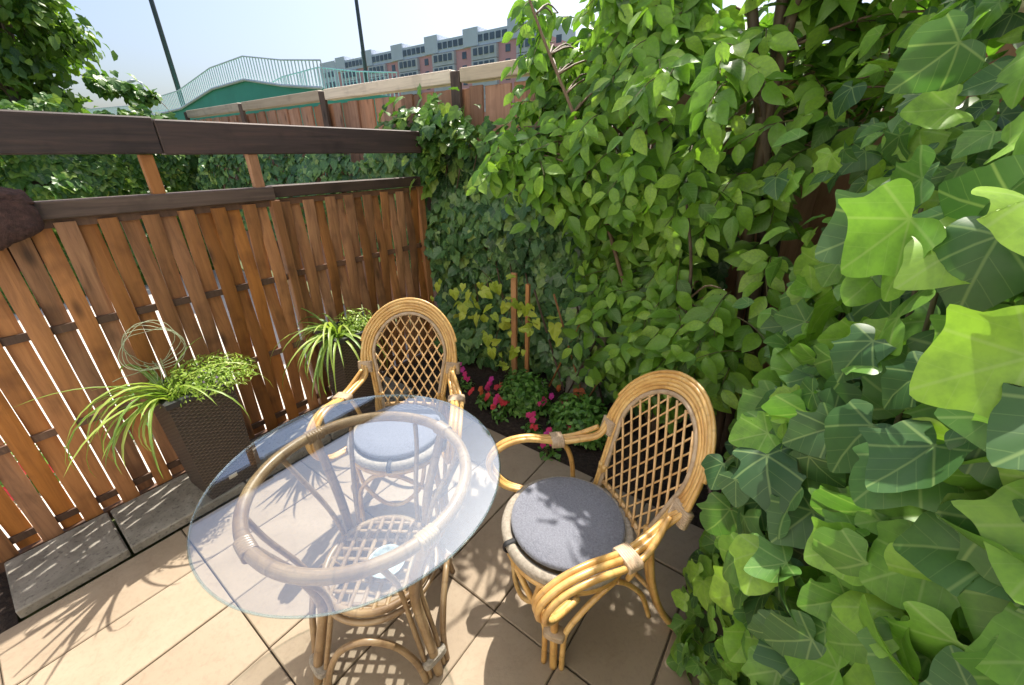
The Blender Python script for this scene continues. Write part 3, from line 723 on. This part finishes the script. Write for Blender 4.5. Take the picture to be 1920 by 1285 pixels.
# ================================================================== CHAIRS
def back_y(x, z): return -.215-.205*(z-.43)/.55+.62*x*x
def make_chair(name, label):
    t = empty(name, (0, 0, 0), label, 'chair', 'rattan armchairs at the glass table')
    RT = M['rattan']
    MB().tube(circ(.218, .428), .021, 12, True, 3).obj('seat_edge', M['roll'], t, True)
    MB().tube(circ(.222, .392), .012, 10, True, 3).obj('seat_ring', RT, t, True)
    MB().lathe([(.01, .405), (.214, .405), (.214, .425), (.01, .430)], 40).obj('seat_webbing', M['webbing'], t)
    # inner back canes run on down to the seat, outer ones sweep into the arms
    zc = .712
    def arch(r_, dy=0.0):
        pts = []
        for i in range(13):
            a = math.pi*i/12; x, z = -r_*math.cos(a), zc+r_*1.02*math.sin(a); pts.append((x, back_y(x, z)+dy, z))
        return pts
    def low(x0, x1, s):
        return [(s*(x0+(x1-x0)*q), back_y(x0+(x1-x0)*q, zc-(zc-.40)*q), zc-(zc-.40)*q) for q in (.25, .5, .75, 1.0)]
    for r_, xb in ((.203, .148), (.216, .160)):
        MB().tube(low(r_, xb, -1)[::-1]+arch(r_)+low(r_, xb, 1), .0076, 8, sub=4).obj('back_cane', RT, t, True)
    for j, r_ in enumerate((.229, .243)):
        o_ = (j-.5)*.020
        def arm(s):
            base = [(s*r_, back_y(r_, .675), .675), (s*(.224+o_*.8), -.225, .622), (s*(.245+o_*.9), -.15, .60), (s*(.268+o_), -.06, .592), (s*(.29+o_), .06, .615), (s*(.298+o_), .15, .60),
                    (s*(.298+o_), .212, .545), (s*(.29+o_), .215, .475), (s*(.27+o_*.8), .165, .415), (s*(.235+o_*.5), .09, .395)]
            return base
        MB().tube(arm(-1)[::-1]+arch(r_)+arm(1), [.0108, .0108, .0102, .0085, .0085, .0085, .0102, .0108, .0108], 8, sub=4).obj('arm_cane', RT, t, True)
    MB().tube(arch(.2555, -.002)[1:-1], .0066, 8, sub=4).obj('back_cane', RT, t, True)
    for s in (-1, 1):
        o_ = .032
        MB().tube([(s*.232, -.225, .655), (s*(.245+o_), -.14, .597), (s*(.27+o_), -.06, .585), (s*(.29+o_*.9), .06, .603), (s*(.298+o_*.9), .15, .588), (s*(.298+o_*.9), .20, .54), (s*(.29+o_*.8), .2, .475), (s*(.265+o_*.5), .15, .412), (s*.235, .06, .392)], .0105, 8).obj('arm_cane', RT, t, True)
        MB().tube([(s*.262, -.07, .585), (s*.258, -.105, .55), (s*.245, -.125, .48), (s*.222, -.125, .395)], .0105, 8).obj('arm_strut', RT, t, True)
        for q in (0, 1):
            MB().tube([(s*(.150+.022*q), -.222, .52), (s*(.165+.022*q), -.228, .42), (s*(.178+.022*q), -.25, .28), (s*(.19+.022*q), -.305, .12), (s*(.20+.022*q), -.374, 0)], .0125, 8).obj('rear_leg', RT, t, True)
        MB().tube([(s*.19, .115, .395), (s*.197, .117, .25), (s*.205, .118, .12), (s*.212, .118, 0)], .0138, 10).obj('front_leg', RT, t, True)
        MB().tube([(s*.188, .145, 0), (s*.183, .143, .12), (s*.172, .145, .20), (s*.12, .18, .29), (s*.06, .208, .36), (s*.01, .216, .378)], .0105, 8).obj('leg_brace', RT, t, True)
        MB().tube([(s*.226, .092, 0), (s*.221, .09, .12), (s*.218, .08, .20), (s*.217, .02, .29), (s*.214, -.05, .36), (s*.208, -.09, .38)], .0105, 8).obj('leg_brace', RT, t, True)
        MB().tube([(s*.205, -.26, .10), (s*.205, -.21, .24), (s*.21, -.14, .34), (s*.212, -.09, .38)], .0095, 8).obj('leg_brace', RT, t, True)
        wrap(MB(), (s*.203, .118, .185), (0, 0, 1), (.62, -.78*s*s, 0) if s > 0 else (-.62, -.78, 0), .038, .024, .026, 3).obj('binding', M['bind'], t, True)
        xb = .229; zb = .652
        wrap(MB(), (s*xb, back_y(xb, zb)-.002, zb), (s*.05, -.25, 1), (1, 0, 0), .038, .0155, .06, 8).obj('binding', M['bind'], t, True)
        wrap(MB(), (s*.277, -.065, .589), (.16*s, 1, .0), (1, 0, 0), .042, .018, .05, 7).obj('binding', M['bind'], t, True)
    MB().tube([(-.155, .16, .385), (-.13, .172, .27), (-.06, .185, .19), (0, .19, .172), (.06, .185, .19), (.13, .172, .27), (.155, .16, .385)], .0095, 8).obj('front_loop', RT, t, True)
    MB().tube([(-.19, -.28, .2), (0, -.22, .22), (.19, -.28, .2)], .0095, 8).obj('rear_stretcher', RT, t, True)
    MB().tube([(-.145, -.218, .45), (-.07, -.228, .452), (0, -.232, .453), (.07, -.228, .452), (.145, -.218, .45)], .011, 8).obj('back_base', M['lattice'], t, True)
    # braided border inside the arch
    bp = low(.187, .134, -1)[::-1]+arch(.187)+low(.187, .134, 1)
    MB().tube(bp, .0095, 8, sub=4).obj('braided_border', M['bind'], t, True)
    # diamond lattice
    def inside(x, z):
        if z >= zc: return x*x+(z-zc)**2 < .181**2
        return z > .452 and abs(x) < .181-(.181-.13)*(zc-z)/(zc-.42)
    for s in (-1, 1):
        th = R(57); dx, dz = math.cos(th)*s, math.sin(th); nx, nz = -dz, dx
        for i in range(-12, 13):
            ox, oz = nx*i*.040, .66+nz*i*.040
            q = [u for u in np.arange(-.4, .4, .004) if inside(ox+dx*u, oz+dz*u)]
            if len(q) < 5: continue
            u0, u1 = q[0]-.004, q[-1]+.004; pts = []
            for u in np.linspace(u0, u1, max(4, int((u1-u0)/.03))):
                x, z = ox+dx*u, oz+dz*u; pts.append((x, back_y(x, z)+.0028*s+.002, z))
            MB().tube(pts, .0048, 6, sub=1, flat=.7).obj('lattice_strip', M['lattice'], t, True)
    return t
ch1 = make_chair('rattan_armchair', 'right rattan armchair seen from the side with dark grey cushion')
ch2 = copy_tree(ch1)
ch1.location = (-.455, .95, 0); ch1.rotation_euler = (0, 0, R(142.3))
ch2.location = (-1.365, .935, 0); ch2.rotation_euler = (0, 0, R(214)); ch2['label'] = 'rear rattan armchair behind the glass table facing the camera'
def cushion(label, ch):
    t = empty('seat_cushion', ch.location, label, 'cushion', 'grey felt seat cushions', ch.rotation_euler[2])
    pad = MB().lathe([(.02, .447), (.18, .447), (.197, .451), (.203, .459), (.202, .467), (.194, .473), (.12, .476), (.001, .477)], 56); pad = pad.obj('pad', M['felt'], t, True)
    MB().tube([(-.02, .175, .462), (-.022, .205, .452), (-.023, .238, .443), (-.023, .243, .42), (-.022, .225, .40)], .010, 6, flat=.3).obj('strap', M['black'], pad)
    boxobj('tag', (-.075, .172, .458), (-.060, .186, .470), M['black'], pad)
    return t
cushion('dark grey felt cushion on the right armchair', ch1); cushion('grey felt cushion on the rear armchair seen through the glass', ch2)

# ================================================================== FLOWER BED
def flower_mesh(c):
    mb = MB()
    for k in range(5):
        v, f, uv = leaf_blob(.62); v = v.copy(); v[:, 2] += v[:, 1]*.25
        mb.add(v@np.array(Matrix.Rotation(k*math.tau/5, 3, 'Z')).T, f, uv)
    me = mb.mesh('bloom', True); me.materials.append(M[c]); return me
FM = {c: flower_mesh(c) for c in ('pink', 'magenta', 'red', 'orange', 'whitep')}
SML = [leaf_ovate(21, .33, .2, .3, 4), leaf_ovate(22, .28, .3, .3, 4)]
def flower_plant(px, py, blooms, label, rad=(.07, .06, .09), n=140, z=.10, size=.032):
    p = at(px, py, 2, z); loc = (p[0], p[1], .0)
    t = puff('flowering_plant', loc, label, 'flower', n, rad, size, M['bush'], SML, stems=8, group='flowers in the bed')
    for (bx, by, c) in blooms:
        q = at(bx, by, 2, z)-np.array(loc); q[2] = z+random.uniform(0, .02)
        for k in range(random.choice((2, 2, 3))):
            o = link('bloom', FM[c], None, t); o.location = Vector(q)+Vector(rv(.014))
            o.rotation_euler = frame_euler = Vector((-.25+random.gauss(0, .3), -.8, .8)).to_track_quat('Z', 'Y').to_euler(); s = random.uniform(.019, .027); o.scale = (s, s, s)
    return t
flower_plant(872, 708, [(866, 697, 'magenta'), (874, 712, 'pink'), (868, 704, 'pink')], 'small pink flower beside the rear armchair', n=60)
flower_plant(912, 735, [(888, 738, 'red'), (905, 736, 'orange'), (917, 728, 'pink'), (924, 722, 'magenta'), (912, 745, 'red'), (938, 722, 'red')], 'pink and red flower left in the bed')
flower_plant(935, 760, [(924, 757, 'red'), (932, 754, 'pink'), (942, 757, 'red'), (950, 755, 'red')], 'low red flower at the front edge of the bed', n=80)
flower_plant(1000, 795, [(995, 783, 'pink'), (1000, 792, 'pink'), (997, 803, 'red'), (1016, 764, 'pink'), (1020, 758, 'pink')], 'hot pink flower in front of the first green bush', n=120)
flower_plant(1045, 760, [(1035, 748, 'magenta'), (1052, 762, 'red'), (1060, 757, 'pink'), (1066, 760, 'red'), (1050, 764, 'pink')], 'magenta and red flower between the two green bushes')
flower_plant(1068, 738, [(1052, 735, 'orange'), (1075, 738, 'orange'), (1085, 735, 'orange'), (1090, 742, 'orange')], 'orange flower at the back of the bed', n=160)
flower_plant(1050, 800, [(1067, 797, 'pink'), (1072, 800, 'red')], 'single hot pink flower by the arm of the right chair', n=160)
flower_plant(1030, 830, [(1026, 822, 'magenta'), (1033, 832, 'pink'), (1030, 838, 'pink'), (1028, 812, 'pink')], 'pink flower hanging below the chair arm at the bed edge', n=40)
flower_plant(1015, 728, [(1015, 727, 'whitep'), (1010, 733, 'whitep')], 'small white flower behind the first green bush', n=50)
puff('green_bush', (-1.36, 1.99, 0), 'round green bush left in the flower bed', 'bush', 1900, (.20, .16, .27), .036, M['bush'], SML, stems=26)
puff('green_bush', (-.90, 1.95, 0), 'round green bush right in the flower bed beside the chair', 'bush', 2000, (.22, .17, .26), .036, M['bush'], SML, stems=26)

# ================================================================== IVY AND SHRUBS
def wall_ivy(name, loc, label, n, fx, mat, size, face, nmax=300, stems=None, temps=IVY):
    t = empty(name, loc, label, 'ivy'); inst = []
    for i in range(n):
        q = fx()
        if q is None: continue
        p, s = q; nn = np.array(face)+rv(.42); tip = np.array([0, 0, -1.0])+rv(.35)
        inst.append((np.array(p), frame(nn, tip), s*rng.uniform(.65, 1.3), rng.integers(len(temps))))
    foliage(t, temps, inst, mat, nmax=nmax)
    if stems:
        mb = MB()
        for pts in stems: mb.tube([np.array(q)-np.array(loc) for q in pts], [.008, .004], 6)
        tag(mb.obj('stems', M['bark'], t, True), kind='stuff')
    return t
def lump(a, b): return .5+.25*math.sin(a*5.1+b*2.3)+.25*math.sin(a*2.3-b*6.7+1.3)
# back wall ivy
def f_back():
    x = rng.uniform(-2.62, -.35); z = rng.uniform(.02, 1.0)**.9*1.82
    top = 1.72+.10*math.sin(x*7)+.08*math.sin(x*17)
    if x < -2.3: top += .12
    if z > top: return None
    y = 2.56-.26*lump(x, z)*min(1, (top-z)/.15+.35)-rng.random()**2*.06+rng.random()**1.5*.12
    y -= .16*max(0, 1-z/.55)*rng.random()
    if abs(x+1.62) < .09 and .5 < z < .95: y = max(y, 2.3)
    return (x, y, z), .078
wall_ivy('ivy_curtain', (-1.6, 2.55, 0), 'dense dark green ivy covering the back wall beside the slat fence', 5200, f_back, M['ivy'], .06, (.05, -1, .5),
         stems=[[(x, 2.5, 0), (x+.05, 2.46, .5), (x-.08, 2.5, 1.1), (x+.1, 2.48, 1.7)] for x in np.arange(-2.5, -.4, .14)])
# sprays poking above the ivy behind the beam
def f_top():
    c = [(-3.05, 2.46, 1.80, .20), (-2.85, 2.44, 1.84, .16), (-2.5, 2.42, 1.90, .18), (-2.3, 2.38, 1.84, .18), (-2.42, 2.30, 1.72, .14), (-2.48, 2.33, 1.58, .12), (-2.1, 2.38, 1.78, .2)][rng.integers(7)]
    return (c[0]+rng.normal(0, c[3]*.6), c[1]+rng.normal(0, .05), c[2]+rng.normal(0, .07)), .075
wall_ivy('ivy_spray', (-2.6, 2.5, 1.6), 'lighter ivy shoots reaching above the end of the dark beam', 420, f_top, M['hedge'], .07, (0, -.6, .8), nmax=250)
def f_far():
    x = rng.uniform(-7.7, -2.6); z = rng.uniform(.75, 1.78); 
    if z > 1.66+.08*math.sin(x*6): return None
    return (x, 2.55-.3*lump(x, z)-rng.random()*.05, z), .075
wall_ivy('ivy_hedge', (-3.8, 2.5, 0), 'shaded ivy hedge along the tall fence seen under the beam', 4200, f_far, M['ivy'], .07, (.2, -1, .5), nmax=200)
def f_left():
    y = rng.uniform(-1.2, 2.5); z = rng.uniform(.05, 2.3); top = 2.2-.015*y+.07*math.sin(y*7)+.04*math.sin(y*17)
    if z > top: return None
    return (-7.65+.40*lump(y, z)*min(1, (top-z)/.2+.4), y, z), .105
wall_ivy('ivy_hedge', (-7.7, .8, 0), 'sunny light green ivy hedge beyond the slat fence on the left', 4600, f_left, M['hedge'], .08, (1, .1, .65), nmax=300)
core = boxobj('hedge_wall', (-7.95, -1.4, 0), (-7.75, 2.5, 2.05), M['fpost']); tag(core, 'brown garden wall buried under the sunny ivy hedge', 'wall')
# yellow leaves low in the corner
t = empty('yellow_leaved_vine', (-1.75, 2.22, 0), 'yellow green heart leaved vine low in front of the ivy', 'vine'); inst = []
YP = [(822, 545), (850, 555), (880, 560), (905, 555), (935, 545), (858, 600), (895, 603), (920, 585), (948, 580), (962, 577), (985, 585), (995, 625), (942, 615), (915, 640), (922, 665), (965, 665), (945, 695), (1040, 620), (868, 580), (1000, 615)]
for (px, py) in YP:
    for k in range(3):
        p = at(px+random.gauss(0, 9)*k, py-10+random.gauss(0, 9)*k, 1, 2.13+random.uniform(-.06, .06))
        inst.append((p, frame(np.array([.1, -.8, .6])+rv(.5), np.array([0, 0, -1.])+rv(.45)), random.uniform(.07, .10) if k == 0 else random.uniform(.035, .065), [1, 3][rng.integers(2)]))
foliage(t, IVY, inst, M['ivy_yellow'])
mb = MB(); mb.tube([(0, .1, 0), (-.1, .08, .3), (.05, .06, .6), (-.2, .05, .85)], [.006, .003], 6); mb.tube([(0, .1, 0), (.2, .05, .35), (.15, .05, .6)], [.005, .003], 6); mb.obj('stems', M['stem'], t, True)

# bright shrub with several stems
sh = empty('leafy_shrub', (-.45, 2.22, 0), 'large bright green leafy shrub with several thin trunks', 'shrub')
L0 = np.array([-.45, 2.22, 0])
trunks = [[(-.12, 2.28, 0), (-.14, 2.25, .8), (-.2, 2.2, 1.45), (-.31, 2.12, 1.85), (-.44, 2.1, 2.3), (-.55, 2.0, 2.9)],
          [(-.10, 2.3, 0), (-.10, 2.3, .8), (-.16, 2.22, 1.5), (-.28, 2.15, 1.95), (-.32, 2.12, 2.4), (-.3, 2.0, 3.0)],
          [(-.15, 2.26, 0), (-.2, 2.2, .9), (-.26, 2.16, 1.6), (-.26, 2.1, 2.1), (-.18, 2.0, 2.6)],
          [(-.5, 2.25, 0), (-.55, 2.22, .7), (-.62, 2.15, 1.35), (-.70, 2.12, 1.9), (-.76, 2.1, 2.4), (-.8, 2.0, 3.0)],
          [(-.55, 2.28, 0), (-.75, 2.2, .8), (-.92, 2.05, 1.4), (-1.05, 2.0, 1.75), (-1.25, 1.95, 2.15), (-1.4, 1.9, 2.5)],
          [(-.5, 2.24, 0), (-.45, 2.1, .6), (-.40, 1.95, 1.1), (-.45, 1.8, 1.5)]]
for i, tr_ in enumerate(trunks):
    MB().tube([np.array(q)-L0 for q in tr_], [.030, .026, .021, .014] if i < 4 else [.014, .011, .008, .005], 8).obj('trunk', M['bark'], sh, True)
inst = []; twigs = []
def crown_ok(x, z):
    # broad outline of the crown, in metres on its own front plane
    lo = .32+.35*abs((x+.55)/.5)**2 if x > -.82 else .60+(-.82-x)*1.25
    return z > lo and x > -1.08-.07*math.sin(z*5)-.46*max(0, min(1, (z-1.4)/.3)) and x < -.10
nt_ = 0
while nt_ < 560:
    x = rng.uniform(-1.75, -.05); z = rng.uniform(.3, 2.42 if x < -.5 else 2.6)
    if not crown_ok(x, z): continue
    gap = math.sin(x*7.3+1)*math.sin(z*5.9+.4)
    if gap < -.55 or (z > 2.25 and rng.random() < .3): continue
    if z > 1.6 and x > -.52 and rng.random() < .85: continue
    if x > -.27 and z < 1.6 and rng.random() < .6: continue
    nt_ += 1
    y = 2.30-.62*lump(x*.9, z*.9)*(1 if z < 2 else .8)+abs(rng.normal(0, .14)); base = np.array([x, y, z])
    d = np.array([rng.normal(-.15 if x < -.7 else .05, .55), -1+rng.normal(0, .35), rng.normal(.1, .3)]); d /= np.linalg.norm(d)
    L = rng.uniform(.16, .30); nl = rng.integers(6, 11); pts = []
    for k in range(nl+1):
        tt = k/nl; pts.append(base+d*L*(tt-.3)+np.array([0, 0, -.11*tt*tt]))
        if k == 0: continue
        side = np.cross(d, [0, 0, 1.0]); side /= np.linalg.norm(side); sg = 1 if k % 2 else -1
        tip = side*sg*.75+d*.5+np.array([0, 0, -.65])+rv(.28); nn = np.array([0, -.85, .65])+d*.2+rv(.38)
        inst.append((pts[-1]+side*sg*.008, frame(nn, tip), rng.uniform(.085, .145)*(1-.2*tt), rng.integers(4)))
    twigs.append(pts)
for k in range(190):                                             # crown above the trunks, mostly over the frame
    base = np.array([rng.uniform(-.35, .6), rng.uniform(1.8, 2.5), rng.uniform(2.25, 2.9)])
    if k < 60: base = np.array([rng.uniform(-.45, .25), rng.uniform(2.15, 2.45), rng.uniform(1.75, 2.3)])
    d = rv(); d[2] *= .3; d /= np.linalg.norm(d); pts = []
    for j in range(8):
        pts.append(base+d*.28*(j/7-.3)+np.array([0, 0, -.1*(j/7)**2])); side = np.cross(d, [0, 0, 1.0]); sg = 1 if j % 2 else -1
        inst.append((pts[-1], frame(np.array([0, -.4, 1.0])+rv(.35), side*sg*.75+d*.5+np.array([0, 0, -.6])+rv(.28)), rng.uniform(.085, .14), rng.integers(4)))
    twigs.append(pts)
foliage(sh, OVA, inst, M['shrub'])
mb = MB()
for pts in twigs: mb.tube([q-L0 for q in pts[::3]], [.003, .0015], 4, sub=2)
tag(mb.obj('twigs', M['stem'], sh), kind='stuff')
# limbs from trunks to twigs
mb = MB(); tp = [np.array(q) for tr_ in trunks for q in spline(tr_, 5)]
for pts in twigs[::3]:
    b = pts[0]; c = [q for q in tp if q[2] < b[2]-.05] or tp; q = min(c, key=lambda q: np.linalg.norm(q-b)); md = (q+b)/2+np.array([0, 0, .04])
    mb.tube([q-L0, md-L0, b-L0], [.006, .003], 5, sub=3)
tag(mb.obj('limbs', M['bark'], sh, True), kind='stuff')
# vine leaves overhead on the right
t = empty('climbing_vine', (.35, 2.0, 0), 'sparse climbing vine with broad leaves high in the right corner', 'vine'); inst = []; mbs = MB()
for k in range(80):
    x, y, z = rng.uniform(.0, .5), rng.uniform(1.05, 2.45), rng.uniform(1.35, 2.45)
    if x < .15 and y < 1.5: x += .15
    for j in range(7):
        p = np.array([x, y, z])+rv(.07); inst.append((p, frame(np.array([-.5, -.6, .7])+rv(.4), np.array([-.3, -.2, -.8])+rv(.5)), rng.uniform(.05, .10), rng.integers(5)))
foliage(t, [IVYN[0], OVA[0], OVA[1], IVYN[3], OVA[3]], inst, M['ivy_near'], nmax=300)
for k in range(9):
    y0 = 1.1+.15*k; mbs.tube([(.2, y0-2, 0), (.22, y0-2.05, .8), (.05+.02*k, y0-2+.05, 1.5), (-.15+.04*k, y0-2, 2.1), (-.2+.04*k, y0-2.1, 2.3)], [.008, .004], 6)
tag(mbs.obj('stems', M['bark'], t, True), kind='stuff')

# near ivy on the right
def xfront(y, z):
    q = .045*math.sin(y*9+z*3)+.045*math.sin(z*8-y*4+1)
    x = .03+.5*max(0, .95-y)*(1 if z > .3 else .8)+.10*max(0, z-1.0)+q*.8
    if y > 1.55: x += (y-1.55)*.05
    x -= .06*max(0, .5-z)*(1 if y > .8 else 0)
    return x
t = empty('ivy_bank', (.4, 1.0, 0), 'big glossy ivy leaves filling the right foreground', 'ivy'); inst = []
for i in range(1900):
    y = .22+1.75*rng.random()**1.15; z = rng.uniform(.01, 1.75)
    if z > 1.62-.18*max(0, y-.9) and rng.random() < .6: continue
    deep = rng.random()**1.6*.34
    p = np.array([xfront(y, z)+deep, y, z])
    if np.linalg.norm(p-CAM) < .52: continue
    nn = np.array([-.6, -.8, .55])+rv(.52); tip = np.array([-.5, -.3, -.65])+rv(.6)
    s = rng.uniform(.05, .115)*(1.0 if z > .5 else .8)*(1.0+.28*max(0, min(1, (1.05-y)/.4))*max(0, min(1, (z-.45)/.4)))
    if y < .8: s = min(s, .105)
    inst.append((p, frame(nn, tip), s, rng.integers(7)))
foliage(t, IVYN, inst, M['ivy_near'])
mb = MB(); o_ = np.array([.4, 1.0, 0])
for k in range(26):
    y = .3+.065*k; x = xfront(y, .5)+.1
    mb.tube([np.array(q)-o_ for q in [(x+.1, y, 0), (x+.02, y+.05, .5), (x+.08, y-.05, 1.0), (x+.05, y+.06, 1.55)]], [.007, .004], 6)
for i in range(0, len(inst), 5):
    p, fr, s, k = inst[i]; b = p-fr[:, 1]*.0; e = b+np.array([.09, .03, -.06])
    mb.tube([b-o_, (b+e)/2+np.array([0, 0, .02])-o_, e-o_], .0016, 4, sub=3)
tag(mb.obj('stems', M['stem'], t, True), kind='stuff')

# ================================================================== DISTANCE
ap = empty('apartment_block', (-110, 95, 0), 'long pink and grey apartment block on the horizon', 'building')
X0, X1, YA, HT = -151.0, -60.0, 95.0, 30.2
A0 = (-110, 95, 0)
def abox(name, lo, hi, mat): return boxobj(name, tuple(lo[i]-A0[i] for i in range(3)), tuple(hi[i]-A0[i] for i in range(3)), mat, ap)
abox('wall', (X0+9, YA, 0), (X1, YA+14, 25.8), M['pinkwall']); abox('parapet_wall', (X0+9, YA-.3, 25.8), (X1, YA+14, 28.6), M['greywall'])
abox('end_wall', (X0, YA-.4, 0), (X0+9, YA+14, 29.2), M['greywall'])
pm = {}
def panel(name, w_, h_, d_, mat):
    k = (name, w_, h_)
    if k not in pm: pm[k] = MB().box((-w_/2, -d_, 0), (w_/2, 0, h_)).mesh(name); pm[k].materials.append(mat)
    return pm[k]
x = X0+13; k = 0
while x < X1-4:
    abox('stair_tower', (x-3.4, YA-.6, 25.9), (x+1.6, YA+12, 29.7+.2*(k % 2)), M['greywall'])
    for fl in range(5):
        z = 11.2+fl*2.9
        o = link('balcony_bay', panel('balcony_bay', 8.2, 2.75, .9, M['balc']), None, ap); o.location = (x+3.6-A0[0], YA-.02-A0[1], z)
        for j in range(4):
            g = link('window', panel('window', 1.25, 1.5, .12, M['window']), None, o); g.location = (-2.7+1.8*j, -.93, .9)
        g = link('window', panel('window', 1.4, 1.5, .12, M['window']), None, ap); g.location = (x+10.6-A0[0], YA-.03-A0[1], z+.8)
    for j in range(5):
        g = link('window', panel('window', 1.4, 1.4, .12, M['window']), None, ap); g.location = (x+2.2+1.9*j-A0[0], YA-.33-A0[1], 26.6)
    x += 14.2; k += 1
for fl in range(8):
    for j in range(3):
        g = link('window', panel('window', 1.4, 1.5, .12, M['window']), None, ap); g.location = (X0+1.8+2.6*j-A0[0], YA-.43-A0[1], 4.5+fl*2.9)
# green ramp building with railings
gr = empty('green_ramp_building', (-30, 12, 0), 'green sheet metal building with a railed ramp on its roof', 'building')
G0 = np.array([-30, 12, 0])
pr_ = [(-62, 4.6), (-47, 4.1), (-36.2, 4.35), (-30.5, 5.05), (-26.2, 5.15), (-22.5, 4.6), (-19.2, 4.25)]
v = []; f = []
for (x, z) in pr_: v += [(x-G0[0], 0, 0), (x-G0[0], 0, z), (x-G0[0], 4.5, z), (x-G0[0], 4.5, 0)]
for i in range(len(pr_)-1):
    b = i*4; f += [(b, b+4, b+5, b+1), (b+1, b+5, b+6, b+2), (b+2, b+6, b+7, b+3)]
f += [(0, 1, 2, 3), tuple(len(v)-4+k for k in (3, 2, 1, 0))]
MB().add(v, f).obj('wall', M['greenwall'], gr)
xs = [p[0] for p in pr_]; zs = [p[1] for p in pr_]
for (y, h_) in ((.1, 1.05), (4.3, 1.1)):
    pts = [(x-G0[0], y, z+h_) for x, z in pr_]; MB().tube(pts, .035, 6, sub=1).obj('handrail', M['bar'], gr)
    mbars = MB().box((-.02, -.02, .0), (.02, .02, h_)).mesh('baluster'); mbars.materials.append(M['bar'])
    x = -61.5 if y < 1 else -40
    while x < -19.2:
        o = link('baluster', mbars, None, gr); o.location = (x-G0[0], y, float(np.interp(x, xs, zs))); x += .30 if y < 1 else .34
MB().tube([(x-G0[0], -.08, z) for x, z in pr_], .07, 6, sub=1).obj('roof_edge', M['bar'], gr)
# poles
for (px, py, D, hh, lab) in ((340, 185, 14.0, 13.0, 'dark tall lamp pole on the left beside the green railings'), (688, 150, 18.0, 14.0, 'dark tall lamp pole in front of the pink block')):
    p = at(px, py, 1, D)
    t = empty('lamp_pole', (p[0], D, -.06), lab, 'lamp pole', 'tall dark poles')
    s = np.linalg.norm(p[:2])/25
    MB().tube([(0, 0, 0), (0, 0, hh*s)], [.11*s, .065*s], 12, sub=1).obj('pole', M['pole'], t, True)
    MB().lathe([(.2*s, 0), (.2*s, .05), (.13*s, .08), (.12*s, .5)], 12).obj('base', M['pole'], t)
    arm_ = MB().tube([(0, 0, hh*s-.1), (.3*s, -.2*s, hh*s+.3*s), (1.0*s, -.7*s, hh*s+.45*s)], .05*s, 8); arm_ = arm_.obj('arm', M['pole'], t, True)
    MB().box((.9*s, -1.0*s, hh*s+.38*s), (1.6*s, -.6*s, hh*s+.52*s), .03).obj('lamp_head', M['pole'], arm_)
p = at(252, 152, 1, 10.0); t = empty('street_lamp', (p[0], 10.0, -.06), 'small grey street lamp with curved arm above the railings', 'street lamp')
hz = p[2]
MB().tube([(1.2, 0, 0), (1.2, 0, hz-.7), (1.0, 0, hz-.15), (.3, 0, hz+.05), (-.3, 0, hz+.1)], .045, 8).obj('pole', M['bar'], t, True)
MB().box((-1.0, -.12, hz+.03), (-.2, .12, hz+.16), .03).obj('lamp_head', M['bar'], t)

# tree at upper left
def tree(loc, rad, zc, n, size, label, mat, name='broadleaf_tree'):
    t = empty(name, loc, label, 'tree'); inst = []; l0 = np.array(loc)
    MB().tube([(0, 0, 0), (.05, 0, zc*.5), (0, .1, zc), (.1, 0, zc+rad[2]*.6)], [.14, .1, .07, .02], 10).obj('trunk', M['bark'], t, True)
    mb = MB(); cl = []
    for k in range(46):
        d = rv(); d /= np.linalg.norm(d); q = .45+.55*rng.random(); c = np.array([d[0]*rad[0], d[1]*rad[1], zc+d[2]*rad[2]])*1.0
        c = np.array([0, 0, zc])*(1-q)+c*q; cl.append((c, d)); mb.tube([(0, .05, zc*.6+.3*rng.random()), tuple(np.array([0, 0, zc])*.4+c*.6-np.array([0, 0, zc*.0])), tuple(c)], [.035, .01], 5, sub=3)
    tag(mb.obj('limbs', M['bark'], t), kind='stuff')
    for i in range(n):
        c, d = cl[rng.integers(len(cl))]; p = c+rv(.17*min(rad))*np.array([1, 1, .8])
        nn = d+rv(.6)+np.array([0, 0, .6]); inst.append((p, frame(nn, d+rv(.5)-np.array([0, 0, .5])), size*rng.uniform(.6, 1.3), rng.integers(2)))
    merge_leaves('crown', [leaf_blob(.45), leaf_ovate(31, .3, .3, .3, 3)], inst, mat, t)
    return t
tree((-10.6, 1.3, -.05), (1.3, 1.05, 2.1), 3.75, 14000, .155, 'leafy green tree beyond the hedge at the upper left', M['tree'])
def f_sp():
    k = rng.random(); px = 165+130*k; py = 148+40*k+rng.normal(0, 9); p = at(px, py, 0, -8.4+rng.normal(0, .1)); return p, .10
wall_ivy('ivy_spray', (-8.4, 1.9, 2.1), 'thin leafy shoot arching over the railings from the tree', 170, f_sp, M['hedge'], .08, (.6, 0, .8), nmax=100, stems=[[at(150, 140, 0, -8.4), at(230, 165, 0, -8.4), at(300, 190, 0, -8.4), (-8.0, 2.6, 1.9)]])
# something colourful in the neighbour's yard glimpsed between slats
for (x, y, lab, c) in ((-3.2, -.25, 'red potted flowers glimpsed between the slats at the far left', 'red'), (-3.3, .35, 'low green plant glimpsed between the slats behind the front planter', None)):
    t = puff('yard_plant', (x, y, -.02), lab, 'plant', 260, (.2, .2, .25), .06, M['bush'], SML, stems=8)
    if c:
        for k in range(10):
            o = link('bloom', FM[c], None, t); o.location = (.17+random.gauss(0, .03), random.gauss(0, .1), .15+random.gauss(0, .06)); o.scale = (.04,)*3; o.rotation_euler = (0, 1.2, 0)
